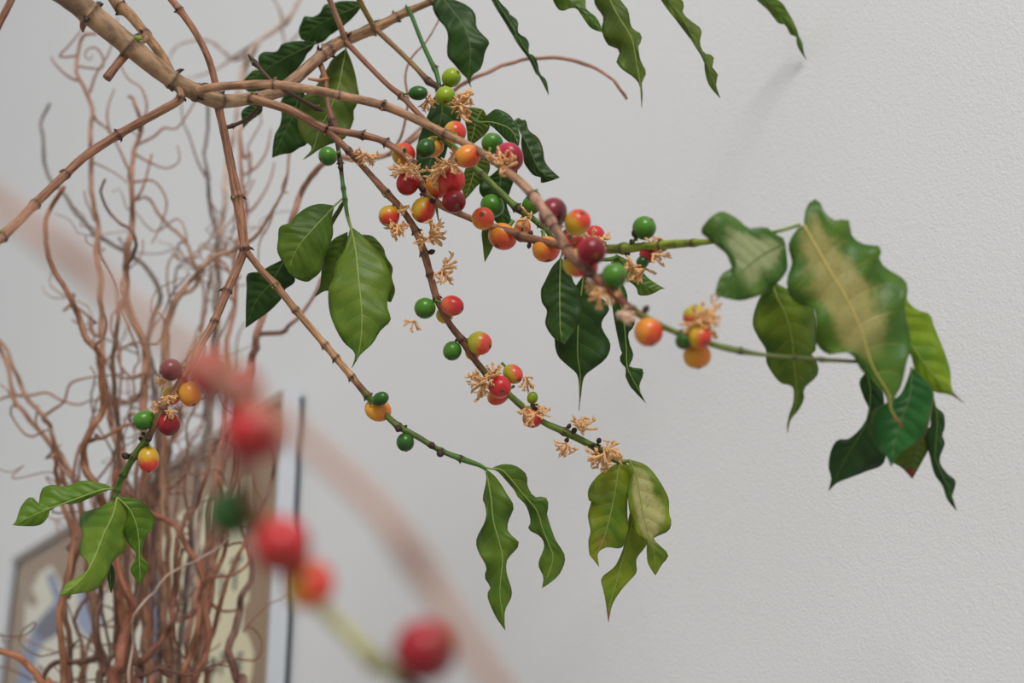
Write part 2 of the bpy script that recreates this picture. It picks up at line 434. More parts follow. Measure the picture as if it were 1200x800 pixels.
def shoot(root, key, name, pts, cols, nodes=(), sides=10, rough=.06, knob=1.28, seed=0, label=None, dark_nodes=True, mat=None):
    """a branch: pts (px, py, depth, radius in px); cols [(fraction, colour)]; nodes [(px, py)] get a swollen joint, a dark ring and stipule scars"""
    pts = fill(pts)
    L = sum(math.dist(a_[:2], b_[:2]) for a_, b_ in zip(pts, pts[1:]))
    n = max(8, int(L / 2.2)) if nodes or L < 400 else max(8, int(L / 5))
    sm = cr([(x, y, d * FPX, r) for x, y, d, r in pts], n)
    sm = [(x, y, d / FPX, r) for x, y, d, r in sm]
    BR[key] = sm
    W = [P(x, y, d) for x, y, d, r in sm]
    rad = [max(.0004, r * d / FPX) for x, y, d, r in sm]
    cc = []
    for i in range(n):
        t = i / (n - 1); c = cols[-1][1]
        for (t0, c0), (t1, c1) in zip(cols, cols[1:]):
            if t0 <= t <= t1:
                s_ = (t - t0) / max(1e-6, t1 - t0); c = tuple(a_ + (b_ - a_) * s_ for a_, b_ in zip(c0, c1)); break
        cc.append(c if t >= cols[0][0] else cols[0][1])
    rad2 = list(rad); spikes = []
    for nx, ny in nodes:
        i0 = min(range(n), key=lambda i: math.dist(sm[i][:2], (nx, ny)))
        for i in range(max(0, i0 - 6), min(n, i0 + 7)):
            px_ = math.dist(sm[i][:2], sm[i0][:2])
            rad2[i] = max(rad2[i], rad[i] * (1 + (knob - 1) * math.exp(-(px_ / 3.5) ** 2)))
            if dark_nodes:
                k_ = math.exp(-(px_ / 2.0) ** 2) * .85
                cc[i] = tuple(a_ * (1 - k_) + b_ * k_ for a_, b_ in zip(cc[i], DARK))
        spikes.append(i0)
    rng = random.Random(seed + len(pts))
    rad2 = [r * (1 + rough * noise.noise(W[i] * 160)) for i, r in enumerate(rad2)]
    vs, fs = sweep(W, rad2, sides)
    vc = [cc[i // sides] for i in range(n * sides)]
    tan = [(W[min(i + 1, n - 1)] - W[max(i - 1, 0)]).normalized() for i in range(n)]
    for i0 in spikes:                     # stipule scars and bud scales at the joint
        for _ in range(rng.choice((3, 4, 5))):
            q = Matrix.Rotation(rng.random() * 6.28, 3, tan[i0]) @ tan[i0].orthogonal().normalized()
            r0 = rad2[i0]; p0 = W[i0] + q * r0 * .8; dirn = (q + tan[i0] * rng.uniform(.2, .9)).normalized()
            ln = r0 * rng.uniform(.35, .85)
            sv, sf = sweep([p0, p0 + dirn * ln * .6, p0 + dirn * ln + tan[i0] * ln * .2], [r0 * .28, r0 * .2, r0 * .05], 5)
            k0 = len(vs); vs += sv; fs += [tuple(k0 + j for j in f) for f in sf]
            cj = DARK if rng.random() < .6 else (lin((120, 140, 50)) if rng.random() < .3 else RED_BROWN)
            vc += [cj] * len(sv)
    me = mesh(name, vs, fs); setcol(me, vc)
    uv = me.attributes.new('UVMap', 'FLOAT2', 'POINT')
    acc = 0; lens = [0]
    for i in range(1, n): acc += (W[i] - W[i - 1]).length; lens.append(acc)
    for i in range(n):
        for k_ in range(sides): uv.data[i * sides + k_].vector = (math.sin(math.pi * k_ / sides) * .8, lens[i] * 3)
    o = link(name, me, mat or M_BARK)
    unparent_to(o, root)
    if label: o['label'] = label
    return o


def leaf(root, L, M, R, d, mat, fold=.35, ripple=.12, waves=3.5, rib='light', label=None, pet=None, bow=0.0, twist=0.0, n=34):
    """a leaf from its two margins and midrib (pixels, base to tip); d = depths from base to tip; fold = how far margins bend away"""
    if not isinstance(d, (tuple, list)): d = (d, d)
    ripple *= 1.6; base = M[0]
    L = [base] + L if math.dist(L[0], base) > .5 else L
    R = [base] + R if math.dist(R[0], base) > .5 else R
    if math.dist(L[-1], M[-1]) > .5: L = L + [M[-1]]
    if math.dist(R[-1], M[-1]) > .5: R = R + [M[-1]]
    l3 = lambda q: cr([(x, y, 0) for x, y in q], n)
    LL, MM, RR = l3(L), l3(M), l3(R)
    dd = cr([(i * 50.0, z, 0) for i, z in enumerate(d)] if len(d) > 1 else [(0, d[0], 0), (1, d[0], 0)], n)
    ph = random.random() * 6.28; vs = []; fs = []; uvs = []; m = 5
    U_ = [i / m for i in range(-m, m + 1)]
    for i in range(n):
        t = i / (n - 1); dz = dd[i][1] + bow * math.sin(math.pi * t)
        for u in U_:
            E_ = LL[i] if u < 0 else RR[i]
            x = MM[i][0] + (E_[0] - MM[i][0]) * abs(u); y = MM[i][1] + (E_[1] - MM[i][1]) * abs(u)
            wm = math.dist(E_[:2], MM[i][:2]) * dz / FPX
            off = fold * wm * abs(u) ** 1.4 + twist * wm * u
            off += ripple * max(wm, .006) * u * u * math.sin(6.283 * waves * t + ph + (1.9 if u > 0 else 0)) * math.sin(math.pi * min(1, t * 1.02)) ** .5
            vs.append(P(x, y, dz + off)); uvs.append((u, t))
    c = 2 * m + 1
    for i in range(n - 1):
        for j in range(2 * m):
            fs.append((i * c + j, (i + 1) * c + j, (i + 1) * c + j + 1, i * c + j + 1))
    me = mesh('leaf', vs, fs)
    a_ = me.attributes.new('UVMap', 'FLOAT2', 'POINT')
    for i, q in enumerate(uvs): a_.data[i].vector = q
    o = link('leaf', me, LF[mat]); unparent_to(o, root)
    sd = o.modifiers.new('thickness', 'SOLIDIFY'); sd.thickness = .0004; sd.offset = 0
    if label: o['label'] = label
    mid = [vs[i * c + m] for i in range(n)]
    path = list(mid[:-2])
    if pet: path = [P(*pet)] + path
    k = len(path)
    sv, sf = sweep(path, [(.0007 if mat in ('bright', 'lush', 'bigyellow') else .00045) * (1 - .75 * i / (k - 1)) + .00012 for i in range(k)], 6)
    ro = link('midrib', mesh('midrib', sv, sf), M_RIB[rib]); ro.parent = o
    return o


# fruit: one unit mesh (stem end at -z, navel at +z) shared by all
def unit_cherry():
    vs = []; fs = []; n, s = 14, 20
    for i in range(n + 1):
        t = math.pi * i / n; z = math.cos(t); r = math.sin(t) ** .94
        dip = .06 * math.exp(-((1 - z) / .05) ** 2)
        for k in range(s):
            a_ = 2 * math.pi * k / s; vs.append((r * math.cos(a_), r * math.sin(a_), z - dip))
    for i in range(n):
        for k in range(s):
            k2 = (k + 1) % s; fs.append((i * s + k, (i + 1) * s + k, (i + 1) * s + k2, i * s + k2))
    bm = bmesh.new(); me = mesh('cherry', vs, fs); bm.from_mesh(me); bmesh.ops.remove_doubles(bm, verts=bm.verts, dist=1e-4); bm.to_mesh(me); bm.free()
    me.polygons.foreach_set('use_smooth', [True] * len(me.polygons)); return me


CH_BASE = unit_cherry(); CHM = {}
for k_, m_ in CH.items():
    CHM[k_] = CH_BASE.copy(); CHM[k_].name = 'cherry'; CHM[k_].materials.append(m_)


def ring(rs, zs, s=12):
    vs = []; fs = []
    for r, z in zip(rs, zs):
        for k in range(s): vs.append((r * math.cos(6.2832 * k / s), r * math.sin(6.2832 * k / s), z))
    for i in range(len(rs) - 1):
        for k in range(s): k2 = (k + 1) % s; fs.append((i * s + k, i * s + k2, (i + 1) * s + k2, (i + 1) * s + k))
    fs.append(tuple((len(rs) - 1) * s + k for k in range(s))); return mesh('navel', vs, fs)


NAV = ring((.2, .19, .15, .12, .05), (.93, .985, 1.0, .96, .955)); NAV.materials.append(M_NAVEL)
NAVD = ring((.3, .28, .22, .14, .06), (.92, 1.0, 1.06, 1.02, 1.0)); NAVD.materials.append(M_NAVELDARK)
sv, sf = sweep([Vector((0, 0, -.92)), Vector((.02, 0, -1.1)), Vector((.05, .02, -1.35)), Vector((.05, .05, -1.6))], [.26, .15, .13, .17], 8)
STALK = mesh('stalk', sv, sf); STALK.materials.append(M_STALK)


def cam_dir(x, y, z):
    """direction: x right, y down in the picture, z towards the viewer"""
    return (RT * x - UP * y - FW * z).normalized()


def cherry(root, key, x, y, dx, dy, kind, dz=0.0, axis=None, blush=(1, .4, .3), label=None, dark=False, depth=None):
    if depth is None:
        sm = BR[key]; s_ = min(sm, key=lambda q: math.dist(q[:2], (x, y))); depth = s_[2] + dz; near = P(s_[0], s_[1], s_[2])
    else: near = P(x - 10, y - 14, depth)
    c = P(x, y, depth)
    ax = cam_dir(*axis) if axis else (c - near + cam_dir(random.uniform(-.3, .3), random.uniform(-.1, .4), .25) * .003)
    ax = ax.normalized() if ax.length > 1e-6 else cam_dir(0, 1, .3)
    b_ = cam_dir(*blush); X = (b_ - ax * b_.dot(ax)); X = X.normalized() if X.length > .05 else ax.orthogonal().normalized()
    Y = ax.cross(X); Rm = Matrix((X, Y, ax)).transposed()
    k = depth / FPX / 2
    o = bpy.data.objects.new('cherry', CHM[kind]); COL.objects.link(o); o.parent = root
    # the wider diameter lies along the picture direction that is widest; dx, dy in pixels
    axp = abs(ax.dot(RT)) > abs(ax.dot(UP))
    la, lb = (dx, dy) if axp else (dy, dx)
    sc = Matrix.Diagonal((lb * k, lb * k, la * k, 1))
    o.matrix_local = Matrix.Translation(c - root.location) @ Rm.to_4x4() @ sc
    lb_ = Rm.transposed() @ b_; o['blush'] = [lb_.x, lb_.y, lb_.z]
    if label: o['label'] = label
    for nm, me_ in (('navel', NAVD if dark else NAV), ('stalk', STALK)):
        q = bpy.data.objects.new(nm, me_); COL.objects.link(q); q.parent = o
    return o


def flower_mesh(seed, k=9, mat=M_FLOWER):
    """a tuft of dried flowers: thin bent tubes that split into petals"""
    rng = random.Random(seed); vs = []; fs = []
    for i in range(k):
        d0 = Vector((rng.gauss(0, .7), rng.gauss(0, .7), rng.uniform(.3, 1.2))).normalized()
        side = Vector((rng.gauss(0, 1), rng.gauss(0, 1), rng.gauss(0, 1))) * .3
        ln = rng.uniform(.55, 1.0); p = Vector((rng.gauss(0, .08), rng.gauss(0, .08), 0)); path = [p]
        for j in range(4): p = p + (d0 + side * (j * .45)).normalized() * ln * .25; path.append(p)
        sv, sf = sweep(path, [.075, .07, .07, .085, .09], 5); b0 = len(vs); vs += sv; fs += [tuple(b0 + q for q in f) for f in sf]
        tdir = (path[-1] - path[-2]).normalized()
        for _ in range(rng.choice((2, 3, 4))):
            q = (tdir + Vector((rng.gauss(0, .75), rng.gauss(0, .75), rng.gauss(0, .75)))).normalized(); l2 = rng.uniform(.18, .42)
            sv, sf = sweep([path[-1], path[-1] + q * l2 * .5, path[-1] + (q + side).normalized() * l2], [.085, .08, .03], 4)
            b0 = len(vs); vs += sv; fs += [tuple(b0 + z for z in f) for f in sf]
    me = mesh('dried_flower', vs, fs); me.materials.append(mat); return me


FLW = [flower_mesh(s, k) for s, k in ((1, 9), (2, 12), (3, 6), (4, 15), (5, 8))]
FLS = [flower_mesh(s, 3) for s in (11, 12, 13)]
FLP = flower_mesh(21, 14, M_PALEFLOWER)


def tuft(root, x, y, size, depth, up=None, me_=None):
    """dried flower tuft about size pixels across, centred on (x, y)"""
    s_ = size * depth / FPX * .7
    ax = cam_dir(*(up or (random.uniform(-.8, .8), random.uniform(-.2, 1), random.uniform(.2, .9))))
    q = ax.to_track_quat('Z', 'Y').to_matrix() @ Matrix.Rotation(random.random() * 6.28, 3, 'Z')
    o = bpy.data.objects.new('dried_flower', me_ or random.choice(FLW)); COL.objects.link(o); o.parent = root
    o.matrix_local = Matrix.Translation(P(x, y, depth) - ax * s_ * .45 - root.location) @ q.to_4x4() @ Matrix.Diagonal((s_, s_, s_, 1))
    return o


def unit_bud():
    vs, fs = sweep([Vector((0, 0, z)) for z in (-1.6, -1.0, -.8, -.3, .3, .75, 1.0)], [.25, .25, .6, .95, .9, .5, .12], 8); return mesh('bud', vs, fs)


BUDM = unit_bud(); BUDM.materials.append(M_BUD)


def bud(root, key, x, y, r, dz=0.0, axis=(.7, .4, .2), name='bud'):
    sm = BR[key]; s_ = min(sm, key=lambda q: math.dist(q[:2], (x, y))); dep = s_[2] + dz; s = r * dep / FPX
    o = bpy.data.objects.new(name, BUDM); COL.objects.link(o); o.parent = root
    ax = (P(x, y, dep) - P(s_[0], s_[1], s_[2])); ax = ax.normalized() if ax.length > .001 else cam_dir(*axis)
    o.matrix_local = Matrix.Translation(P(x, y, dep) - root.location) @ ax.to_track_quat('Z', 'Y').to_matrix().to_4x4() @ Matrix.Diagonal((s, s, s * 1.2, 1))
    return o

#@@PLANTS@@
# ------------------------------------------------------------------ the coffee tree
TP = P(-330, -235, .86)
TREE = thing('coffee_tree', 'coffee tree with thin brown branches, waxy leaves and green to red cherries before the wall', 'tree', (TP.x, TP.y, 0))
trunk_path = [Vector((TP.x + .012 * math.sin(z * 3), TP.y + .01 * math.cos(z * 4), z)) for z in [TP.z * 1.12 * i / 24 for i in range(25)]]
sv, sf = sweep(trunk_path, [.02 - .009 * i / 24 for i in range(25)], 12)
me = mesh('trunk', sv, sf); setcol(me, [TAN] * len(sv)); o = link('trunk', me, M_BARK); unparent_to(o, TREE)

T = TREE
shoot(T, 'b1', 'branch', [(-330, -235, .86, 16), (-180, -170, .82), (-40, -80, .79, 15), (75, -8, .78, 14.5), (108, 18), (150, 52, .79, 12.5), (200, 92, .80, 10.5), (232, 109, .81, 10), (256, 118, .82, 9), (290, 116, .84, 7),
      (322, 109, .86, 7), (345, 93, .87, 7.2), (371, 70, .88, 7), (392, 54, .89, 7), (404, 47, .90, 7), (440, 33, .91, 6), (472, 16, .92, 5), (500, 4, .92, 4), (550, -22, .92, 3.8), (640, -48, .91), (740, -56, .90, 3.2), (840, -52, .93), (905, -38, .94, 2.4)],
      [(0, TAN), (.5, lin((146, 116, 88))), (.6, lin((144, 108, 82))), (.72, lin((140, 104, 64))), (1, GREEN)], nodes=[(106, 17), (152, 54), (203, 94), (232, 108), (256, 118), (296, 115), (328, 107), (385, 60), (377, 65), (404, 47), (437, 34), (463, 20), (478, 12), (505, 2), (640, -48), (740, -56), (840, -52)], sides=14, knob=1.2)
shoot(T, 'b2', 'branch', [(230, 107, .80, 5), (240, 104), (262, 101, .80, 5), (320, 99, .80, 5.2), (370, 106), (400, 112, .80, 5.2), (450, 124), (490, 141, .80, 5), (520, 156), (545, 168, .79, 4.6), (571, 183, .77, 4.6), (600, 205, .74, 5), (622, 226, .72, 6), (640, 250, .70, 6.4), (655, 275, .69, 6), (668, 298, .67, 6), (690, 318, .66, 5.5), (715, 340, .65, 5), (740, 362, .65, 4.8), (770, 379, .65, 4), (797, 391, .65, 3.4), (830, 402, .65, 3.6), (862, 410, .65, 4), (900, 416, .65, 2.4), (960, 421, .65, 2.6), (1012, 424, .66, 2)],
      [(0, BROWN), (.45, BROWN), (.5, lin((174, 134, 110))), (.6, RED_BROWN), (.7, lin((118, 66, 58))), (.74, lin((104, 112, 42))), (.8, GREEN), (1, lin((80, 84, 40)))], nodes=[(321, 99), (398, 112), (450, 124), (522, 157), (574, 185), (625, 230), (643, 258), (650, 268), (665, 294), (690, 318), (742, 364), (796, 391), (867, 411), (932, 419), (962, 421)])
shoot(T, 'b3', 'branch', [(255, 112, .82, 5.5), (256, 125, .82, 5), (262, 152, .82, 4.8), (271, 195, .82, 5.2), (278, 232, .82, 6), (284, 270, .82, 5.5), (287, 293, .82, 5.5)], [(0, RED_BROWN), (1, lin((158, 110, 84)))], nodes=[(277, 230), (286, 291)])
shoot(T, 'b3a', 'branch', [(287, 291, .82, 5), (279, 312, .82, 5), (268, 336, .815, 5), (252, 375, .81, 4.6), (236, 402, .805, 4.6), (222, 430, .80, 4.6), (206, 455, .80, 4.2), (191, 478, .80, 4), (176, 508, .805, 4), (160, 530, .81, 4), (147, 552, .815, 4), (139, 568, .82, 3.6), (134, 584, .82, 3)],
      [(0, RED_BROWN), (.65, lin((172, 126, 96))), (.72, lin((104, 70, 50))), (.76, GREEN), (1, lin((70, 110, 30)))], nodes=[(267, 341), (251, 376), (214, 442), (191, 479), (174, 512), (157, 534), (144, 556), (136, 576)])
shoot(T, 'b3b', 'branch', [(287, 292, .82, 4), (305, 315, .82, 4), (323, 334, .82, 4.4), (348, 365, .82, 4.2), (375, 397, .82, 4), (393, 418, .82, 4.2), (412, 441, .82, 4), (432, 465, .82, 4), (450, 484, .82, 3.6), (468, 500, .82, 4), (490, 512, .82, 3.4), (515, 527, .82, 3.2), (545, 539, .82, 3.4), (562, 545, .82, 2.6), (570, 550, .82, 2)],
      [(0, RED_BROWN), (.5, lin((184, 140, 98))), (.54, lin((110, 66, 46))), (.58, GREEN), (.8, lin((84, 100, 44))), (1, lin((70, 116, 36)))], nodes=[(323, 334), (347, 363), (381, 404), (394, 418), (412, 441), (430, 463), (467, 501), (504, 522), (516, 528), (540, 537)])
shoot(T, 'b4', 'branch', [(292, 116, .84, 5.5), (300, 117, .835, 5), (340, 129, .83, 5), (365, 143, .83, 5), (383, 152, .83, 5.2)], [(0, BROWN), (1, RED_BROWN)], nodes=[(296, 117), (382, 152)])
shoot(T, 'b4a', 'branch', [(382, 151, .83, 4.2), (400, 154, .83, 4), (422, 158, .83, 4.4), (446, 164, .83, 4), (466, 176, .83, 4.2), (480, 188, .83, 4.6), (489, 207, .83, 4.6), (500, 228, .83, 4.6), (516, 240, .83, 4.4), (545, 253, .825, 3.8), (572, 264, .82, 4), (600, 272, .815, 4.6), (612, 277, .81, 5.6), (640, 284, .80, 4.6), (668, 290, .79, 4.6), (700, 292, .78, 5), (731, 291, .77, 6), (765, 288, .75, 4.8), (790, 286, .74, 5.4), (820, 284, .72, 4), (845, 282, .70, 2.6), (880, 277, .68, 2.2), (915, 270, .665, 2.2), (938, 263, .66, 2)],
      [(0, RED_BROWN), (.3, BROWN), (.45, lin((120, 74, 52))), (.5, lin((140, 104, 56))), (.58, lin((112, 124, 52))), (.66, lin((126, 140, 44))), (1, lin((120, 140, 60)))], nodes=[(424, 158), (452, 167), (481, 190), (493, 214), (510, 237), (570, 263), (611, 277), (665, 290), (731, 291), (773, 288), (814, 285)])
shoot(T, 'b4b', 'branch', [(383, 152, .83, 4), (410, 178, .83, 4), (428, 198, .83, 3.8), (452, 225, .83, 4.4), (470, 244, .83, 4), (487, 270, .83, 4.2), (497, 296, .83, 4.6), (505, 325, .83, 4.4), (512, 350, .83, 4.2), (526, 378, .83, 4), (541, 398, .83, 4.4), (556, 421, .83, 4), (572, 440, .83, 4.2), (590, 456, .83, 4), (612, 476, .83, 4), (636, 494, .83, 3.8), (660, 505, .83, 4.6), (684, 517, .83, 4.4), (705, 528, .83, 4.6), (722, 540, .83, 3), (738, 540, .83, 2)],
      [(0, RED_BROWN), (.45, RED_BROWN), (.6, lin((118, 74, 56))), (.64, lin((94, 110, 40))), (1, GREEN)], nodes=[(408, 177), (452, 226), (487, 272), (497, 297), (505, 322), (511, 350), (541, 398), (571, 439), (618, 481), (662, 506), (700, 525)])
shoot(T, 'b5', 'branch', [(207, 100, .80, 4), (212, 112, .80, 4.4), (206, 120, .80, 5), (190, 129, .80, 5), (140, 157, .80, 5), (100, 183, .79, 5.2), (72, 209, .78, 5), (40, 240, .76, 5.4), (18, 263, .74, 5.4), (-2, 280, .73, 6.4), (-50, 318, .71, 5)],
      [(0, BROWN), (.2, RED_BROWN), (.6, RED_BROWN), (1, lin((176, 136, 106)))], nodes=[(211, 115), (138, 157), (77, 205), (41, 240), (2, 278)])
shoot(T, 'b6', 'branch', [(202, 88, .82, 5), (190, 66, .83, 5.6), (172, 42, .84, 5.6), (152, 17, .85, 6.4), (138, 6, .855, 6.6), (122, -16, .86, 5), (90, -60, .87, 4.4)], [(0, lin((146, 108, 72))), (1, lin((150, 112, 76)))], nodes=[(170, 42), (143, 9)], knob=1.3)
shoot(T, 'b7', 'branch', [(256, 113, .83, 4), (252, 96, .83, 4), (244, 68, .83, 4), (229, 38, .83, 4), (210, 11, .83, 4.2), (198, -4, .83, 4), (170, -40, .83, 3.6)], [(0, RED_BROWN), (1, lin((160, 112, 84)))], nodes=[(210, 11)])
shoot(T, 'b8', 'dead_stub', [(153, 56, .795, 6.5), (146, 65, .792, 5.6), (137, 76, .788, 5), (125, 92, .784, 5.4)], [(0, RED_BROWN), (1, lin((126, 84, 64)))], label='short broken-off brown stub')
shoot(T, 'b8b', 'dead_stub', [(150, 54, .80, 5), (162, 50, .81, 4.4), (172, 45, .82, 4)], [(0, BROWN), (1, BROWN)])
shoot(T, 'b9u', 'branch', [(404, 48, .895, 3.4), (400, 34, .89, 3.4), (391, 11, .885, 3.4), (384, -6, .88, 3.4), (370, -40, .87, 3)], [(0, BROWN), (1, lin((170, 126, 104)))], nodes=[(384, -6)])
shoot(T, 'b9', 'branch', [(404, 48, .895, 3.6), (414, 58, .89, 3.4), (430, 75, .88, 3.2), (455, 100, .865, 3.2), (470, 112, .86, 3.6), (490, 133, .85, 3.2), (508, 150, .84, 3.4), (520, 162, .84, 4), (536, 177, .845, 4.2), (552, 193, .85, 4), (566, 205, .85, 4), (585, 224, .845, 4), (605, 243, .84, 4.4), (624, 256, .84, 3.6), (640, 269, .84, 3.2), (650, 281, .845, 3), (680, 298, .85, 3), (710, 304, .86, 2.6), (724, 300, .865, 2)],
      [(0, RED_BROWN), (.33, RED_BROWN), (.37, lin((96, 116, 44))), (1, lin((70, 104, 34)))], nodes=[(470, 112), (508, 150), (564, 203), (605, 243), (632, 262), (660, 288)])
shoot(T, 'b10u', 'branch', [(440, 34, .905, 3.6), (434, 24, .90, 3.4), (424, 6, .89, 3.4), (417, -10, .88, 3.2), (405, -40, .87, 3)], [(0, BROWN), (.2, lin((138, 118, 56))), (1, lin((150, 128, 70)))])
shoot(T, 'b10', 'branch', [(440, 34, .905, 3.6), (452, 45, .90, 3.2), (470, 62, .895, 3), (488, 80, .885, 3.2), (502, 95, .88, 3.8), (514, 103, .875, 3.6), (524, 117, .87, 3), (540, 128, .87, 2.6), (556, 142, .87, 2.4), (566, 144, .87, 2)],
      [(0, lin((130, 92, 60))), (.4, lin((136, 108, 60))), (.55, DTWIG), (.62, lin((60, 40, 32))), (.68, lin((70, 104, 34))), (1, lin((70, 104, 34)))], nodes=[(502, 95), (514, 103)])
shoot(T, 'b11', 'twig', [(478, 10, .915, 2.8), (483, 20, .91, 2.6), (494, 48, .90, 2.6), (504, 70, .89, 2.8), (511, 84, .885, 3), (515, 100, .88, 2.6)], [(0, lin((52, 96, 36))), (1, lin((60, 104, 38)))], nodes=[(511, 80)], dark_nodes=False)
shoot(T, 'b12', 'twig', [(374, 72, .885, 3.6), (379, 85, .88, 3.4), (382, 100, .875, 3.2), (385, 125, .87, 3), (389, 138, .868, 3.8), (393, 150, .866, 3), (396, 172, .864, 2.6), (399, 192, .862, 2.8), (401, 210, .86, 2.4), (404, 232, .858, 2.6), (407, 252, .855, 2.2), (411, 266, .85, 1.8)],
      [(0, RED_BROWN), (.35, lin((128, 80, 60))), (.5, lin((62, 40, 34))), (.68, lin((66, 46, 36))), (.72, lin((70, 110, 40))), (1, lin((80, 124, 44)))], nodes=[(382, 95), (390, 140), (398, 190), (402, 220), (404, 234)])
shoot(T, 'b13', 'dead_twig', [(321, 98, .80, 2.4), (308, 84, .805, 2.2), (298, 73, .81, 3), (291, 64, .812, 1.2)], [(0, DTWIG), (1, lin((60, 40, 36)))], nodes=[(299, 74)], label='thin dark dead twig')
shoot(T, 'b13b', 'dead_twig', [(321, 99, .80, 2), (336, 107, .81, 2.2), (355, 118, .82, 2.2), (372, 127, .825, 2.8), (379, 130, .83, 1)], [(0, DTWIG), (1, lin((60, 40, 36)))], nodes=[(372, 127)], label='thin dark dead twig')
shoot(T, 'b14', 'dead_twig', [(306, 118, .85, 2), (303, 126, .85, 2), (292, 138, .85, 2.2), (276, 146, .85, 2.2), (265, 149, .85, 2.4), (257, 147, .85, 1.6)], [(0, DTWIG), (1, lin((80, 52, 44)))], nodes=[(272, 148)], label='thin dark dead twig')
shoot(T, 'b15', 'branch', [(-60, 130, .77, 4.4), (-12, 48, .76, 4.4), (2, 22, .76, 4.4), (16, -6, .76, 4.2), (40, -60, .77, 4)], [(0, lin((138, 96, 76))), (1, lin((138, 96, 76)))])
shoot(T, 'b12s', 'dead_twig', [(384, 92, .876, 2.4), (374, 94, .872, 2.2), (361, 92, .87, 1.4)], [(0, lin((176, 112, 80))), (1, lin((186, 124, 88)))])

# ------------------------------------------------------------------ coffee leaves
leaf(T, [(403, 294), (393.5, 308), (391, 325), (385, 339), (386, 363), (392, 382), (403, 401), (416, 414)], [(411, 265.6), (417, 294), (420, 325), (423, 353), (424, 382), (420, 416), (412, 431)],
     [(424, 275), (441, 292), (450, 303), (458, 323), (461, 334), (455, 346), (454, 360), (458, 375), (446, 387), (436, 403), (422, 416)], (.845, .83, .82), 'bright', fold=.28, ripple=.1, pet=(406, 250, .857), label='broad hanging light green leaf', bow=-.006)
leaf(T, [(391, 280), (381.6, 294), (377, 316), (375, 335), (370, 345)], [(407, 272), (398, 290), (390, 312), (381, 333), (369, 348)], [(408, 290), (402, 315), (393, 338), (380, 341)], (.86, .865), 'mid', fold=.3, rib='dark')
leaf(T, [(430, 300), (440, 330), (450, 350)], [(425, 275), (440, 290), (450, 315), (455, 335), (458, 354)], [(437, 277), (449, 290), (452, 300), (460, 313), (459, 325), (463, 340)], (.855, .86), 'mid', rib='dark')
leaf(T, [(374, 239), (358, 244), (343.6, 256), (341, 261), (328, 265.6), (326, 280), (325, 294), (332, 308)], [(392, 241), (381.6, 252.6), (365, 270), (351, 287), (342, 304), (339, 320)],
     [(389, 256), (390, 275), (381.6, 299), (375.7, 318), (367, 326), (360, 330), (348, 327)], (.857, .845, .845), 'mid', fold=.22, ripple=.08, pet=(402, 232, .858))
leaf(T, [(317, 311), (305, 318), (290, 321), (289, 337), (288, 368)], [(334, 303), (317.5, 332), (301, 351), (288, 384)], [(346, 328), (334, 339), (329, 351), (315, 365), (301, 375)], (.87, .88), 'dark', fold=.1, ripple=.1, rib='dark', label='dark green leaf half hidden behind a paler leaf')
leaf(T, [(393, 248), (389, 256), (388, 262)], [(405, 234), (397, 243), (388, 268)], [(401, 245), (395, 255), (390, 264)], (.86, .87), 'olive', rib='dark', ripple=0)
leaf(T, [(402, 1), (390, 4), (380, 6), (375, 15), (366, 20), (357, 19), (354, 25), (350, 36)], [(426, 2), (417, 9), (395, 18), (372, 30), (353, 46)], [(420, 13), (410, 24), (395, 36), (386, 42), (380, 48), (368, 52)], (.94, .96), 'dark', rib='dark', fold=.2)
leaf(T, [(353, 48), (341, 49), (330, 52), (326, 59), (320, 61), (309, 61), (303, 66), (303, 75), (304, 82), (296, 83)], [(370, 49), (363, 54), (344, 63), (323, 74), (314, 80), (297, 91), (284, 96)],
     [(366, 57), (360, 63), (356, 71), (344, 86), (335, 95), (323, 105), (305, 107), (290, 107)], (.93, .95), 'dark', rib='dark', fold=.2)
leaf(T, [(339, 107), (329, 119), (330, 135), (328, 147), (322, 158), (320, 170)], [(354, 100), (345, 132), (334, 155), (319, 185)], [(362, 130), (362, 150), (360, 168), (351, 173), (342, 179), (330, 181)], (.91, .915), 'dark', rib='dark', fold=.15)
leaf(T, [(300, 120), (288, 126), (283, 132), (284, 142)], [(312, 117), (300, 130), (285, 150)], [(308, 124), (307, 131), (300, 137), (293, 142)], (.92, .925), 'dark', rib='dark')
leaf(T, [(389, 70), (383, 81), (375, 88), (372, 99), (358, 111), (351, 123), (349, 147), (355, 164), (364, 170), (365, 176)], [(405.5, 57), (402, 75), (396, 103), (385, 132), (375, 150), (366, 177), (355, 187)],
     [(411, 69), (416, 85), (419, 102), (421, 113), (418, 123), (414, 131), (415, 138), (411, 150), (405, 161), (399, 165), (384, 170), (373, 176), (364, 182)], (.90, .895, .89), 'olive', fold=.15, ripple=.12, pet=(404, 48, .9), label='pale green leaf lit from above')
leaf(T, [(440, 24), (420, 34), (405, 40), (390, 46)], [(462, 22), (450, 27), (430, 36), (408, 44), (376, 54)], [(450, 34), (430, 44), (408, 50)], (.93, .935), 'dark', rib='dark', ripple=0)
leaf(T, [(507, 7), (513, 22), (521, 31), (525, 42), (524, 58), (525, 67), (532, 75), (542, 87), (547, 92)], [(514, -8), (528, 10), (542, 28), (550, 48), (551, 70), (549, 92), (552, 103)],
     [(533, 0), (548, 7), (557, 17), (559, 33), (573, 48), (572, 53), (568, 62), (566, 73), (562, 82), (555, 87), (551, 93)], (.92, .90, .90), 'dark', rib='dark', fold=.3, pet=(505, 0, .92), label='dark green leaf hanging from the topmost branch')
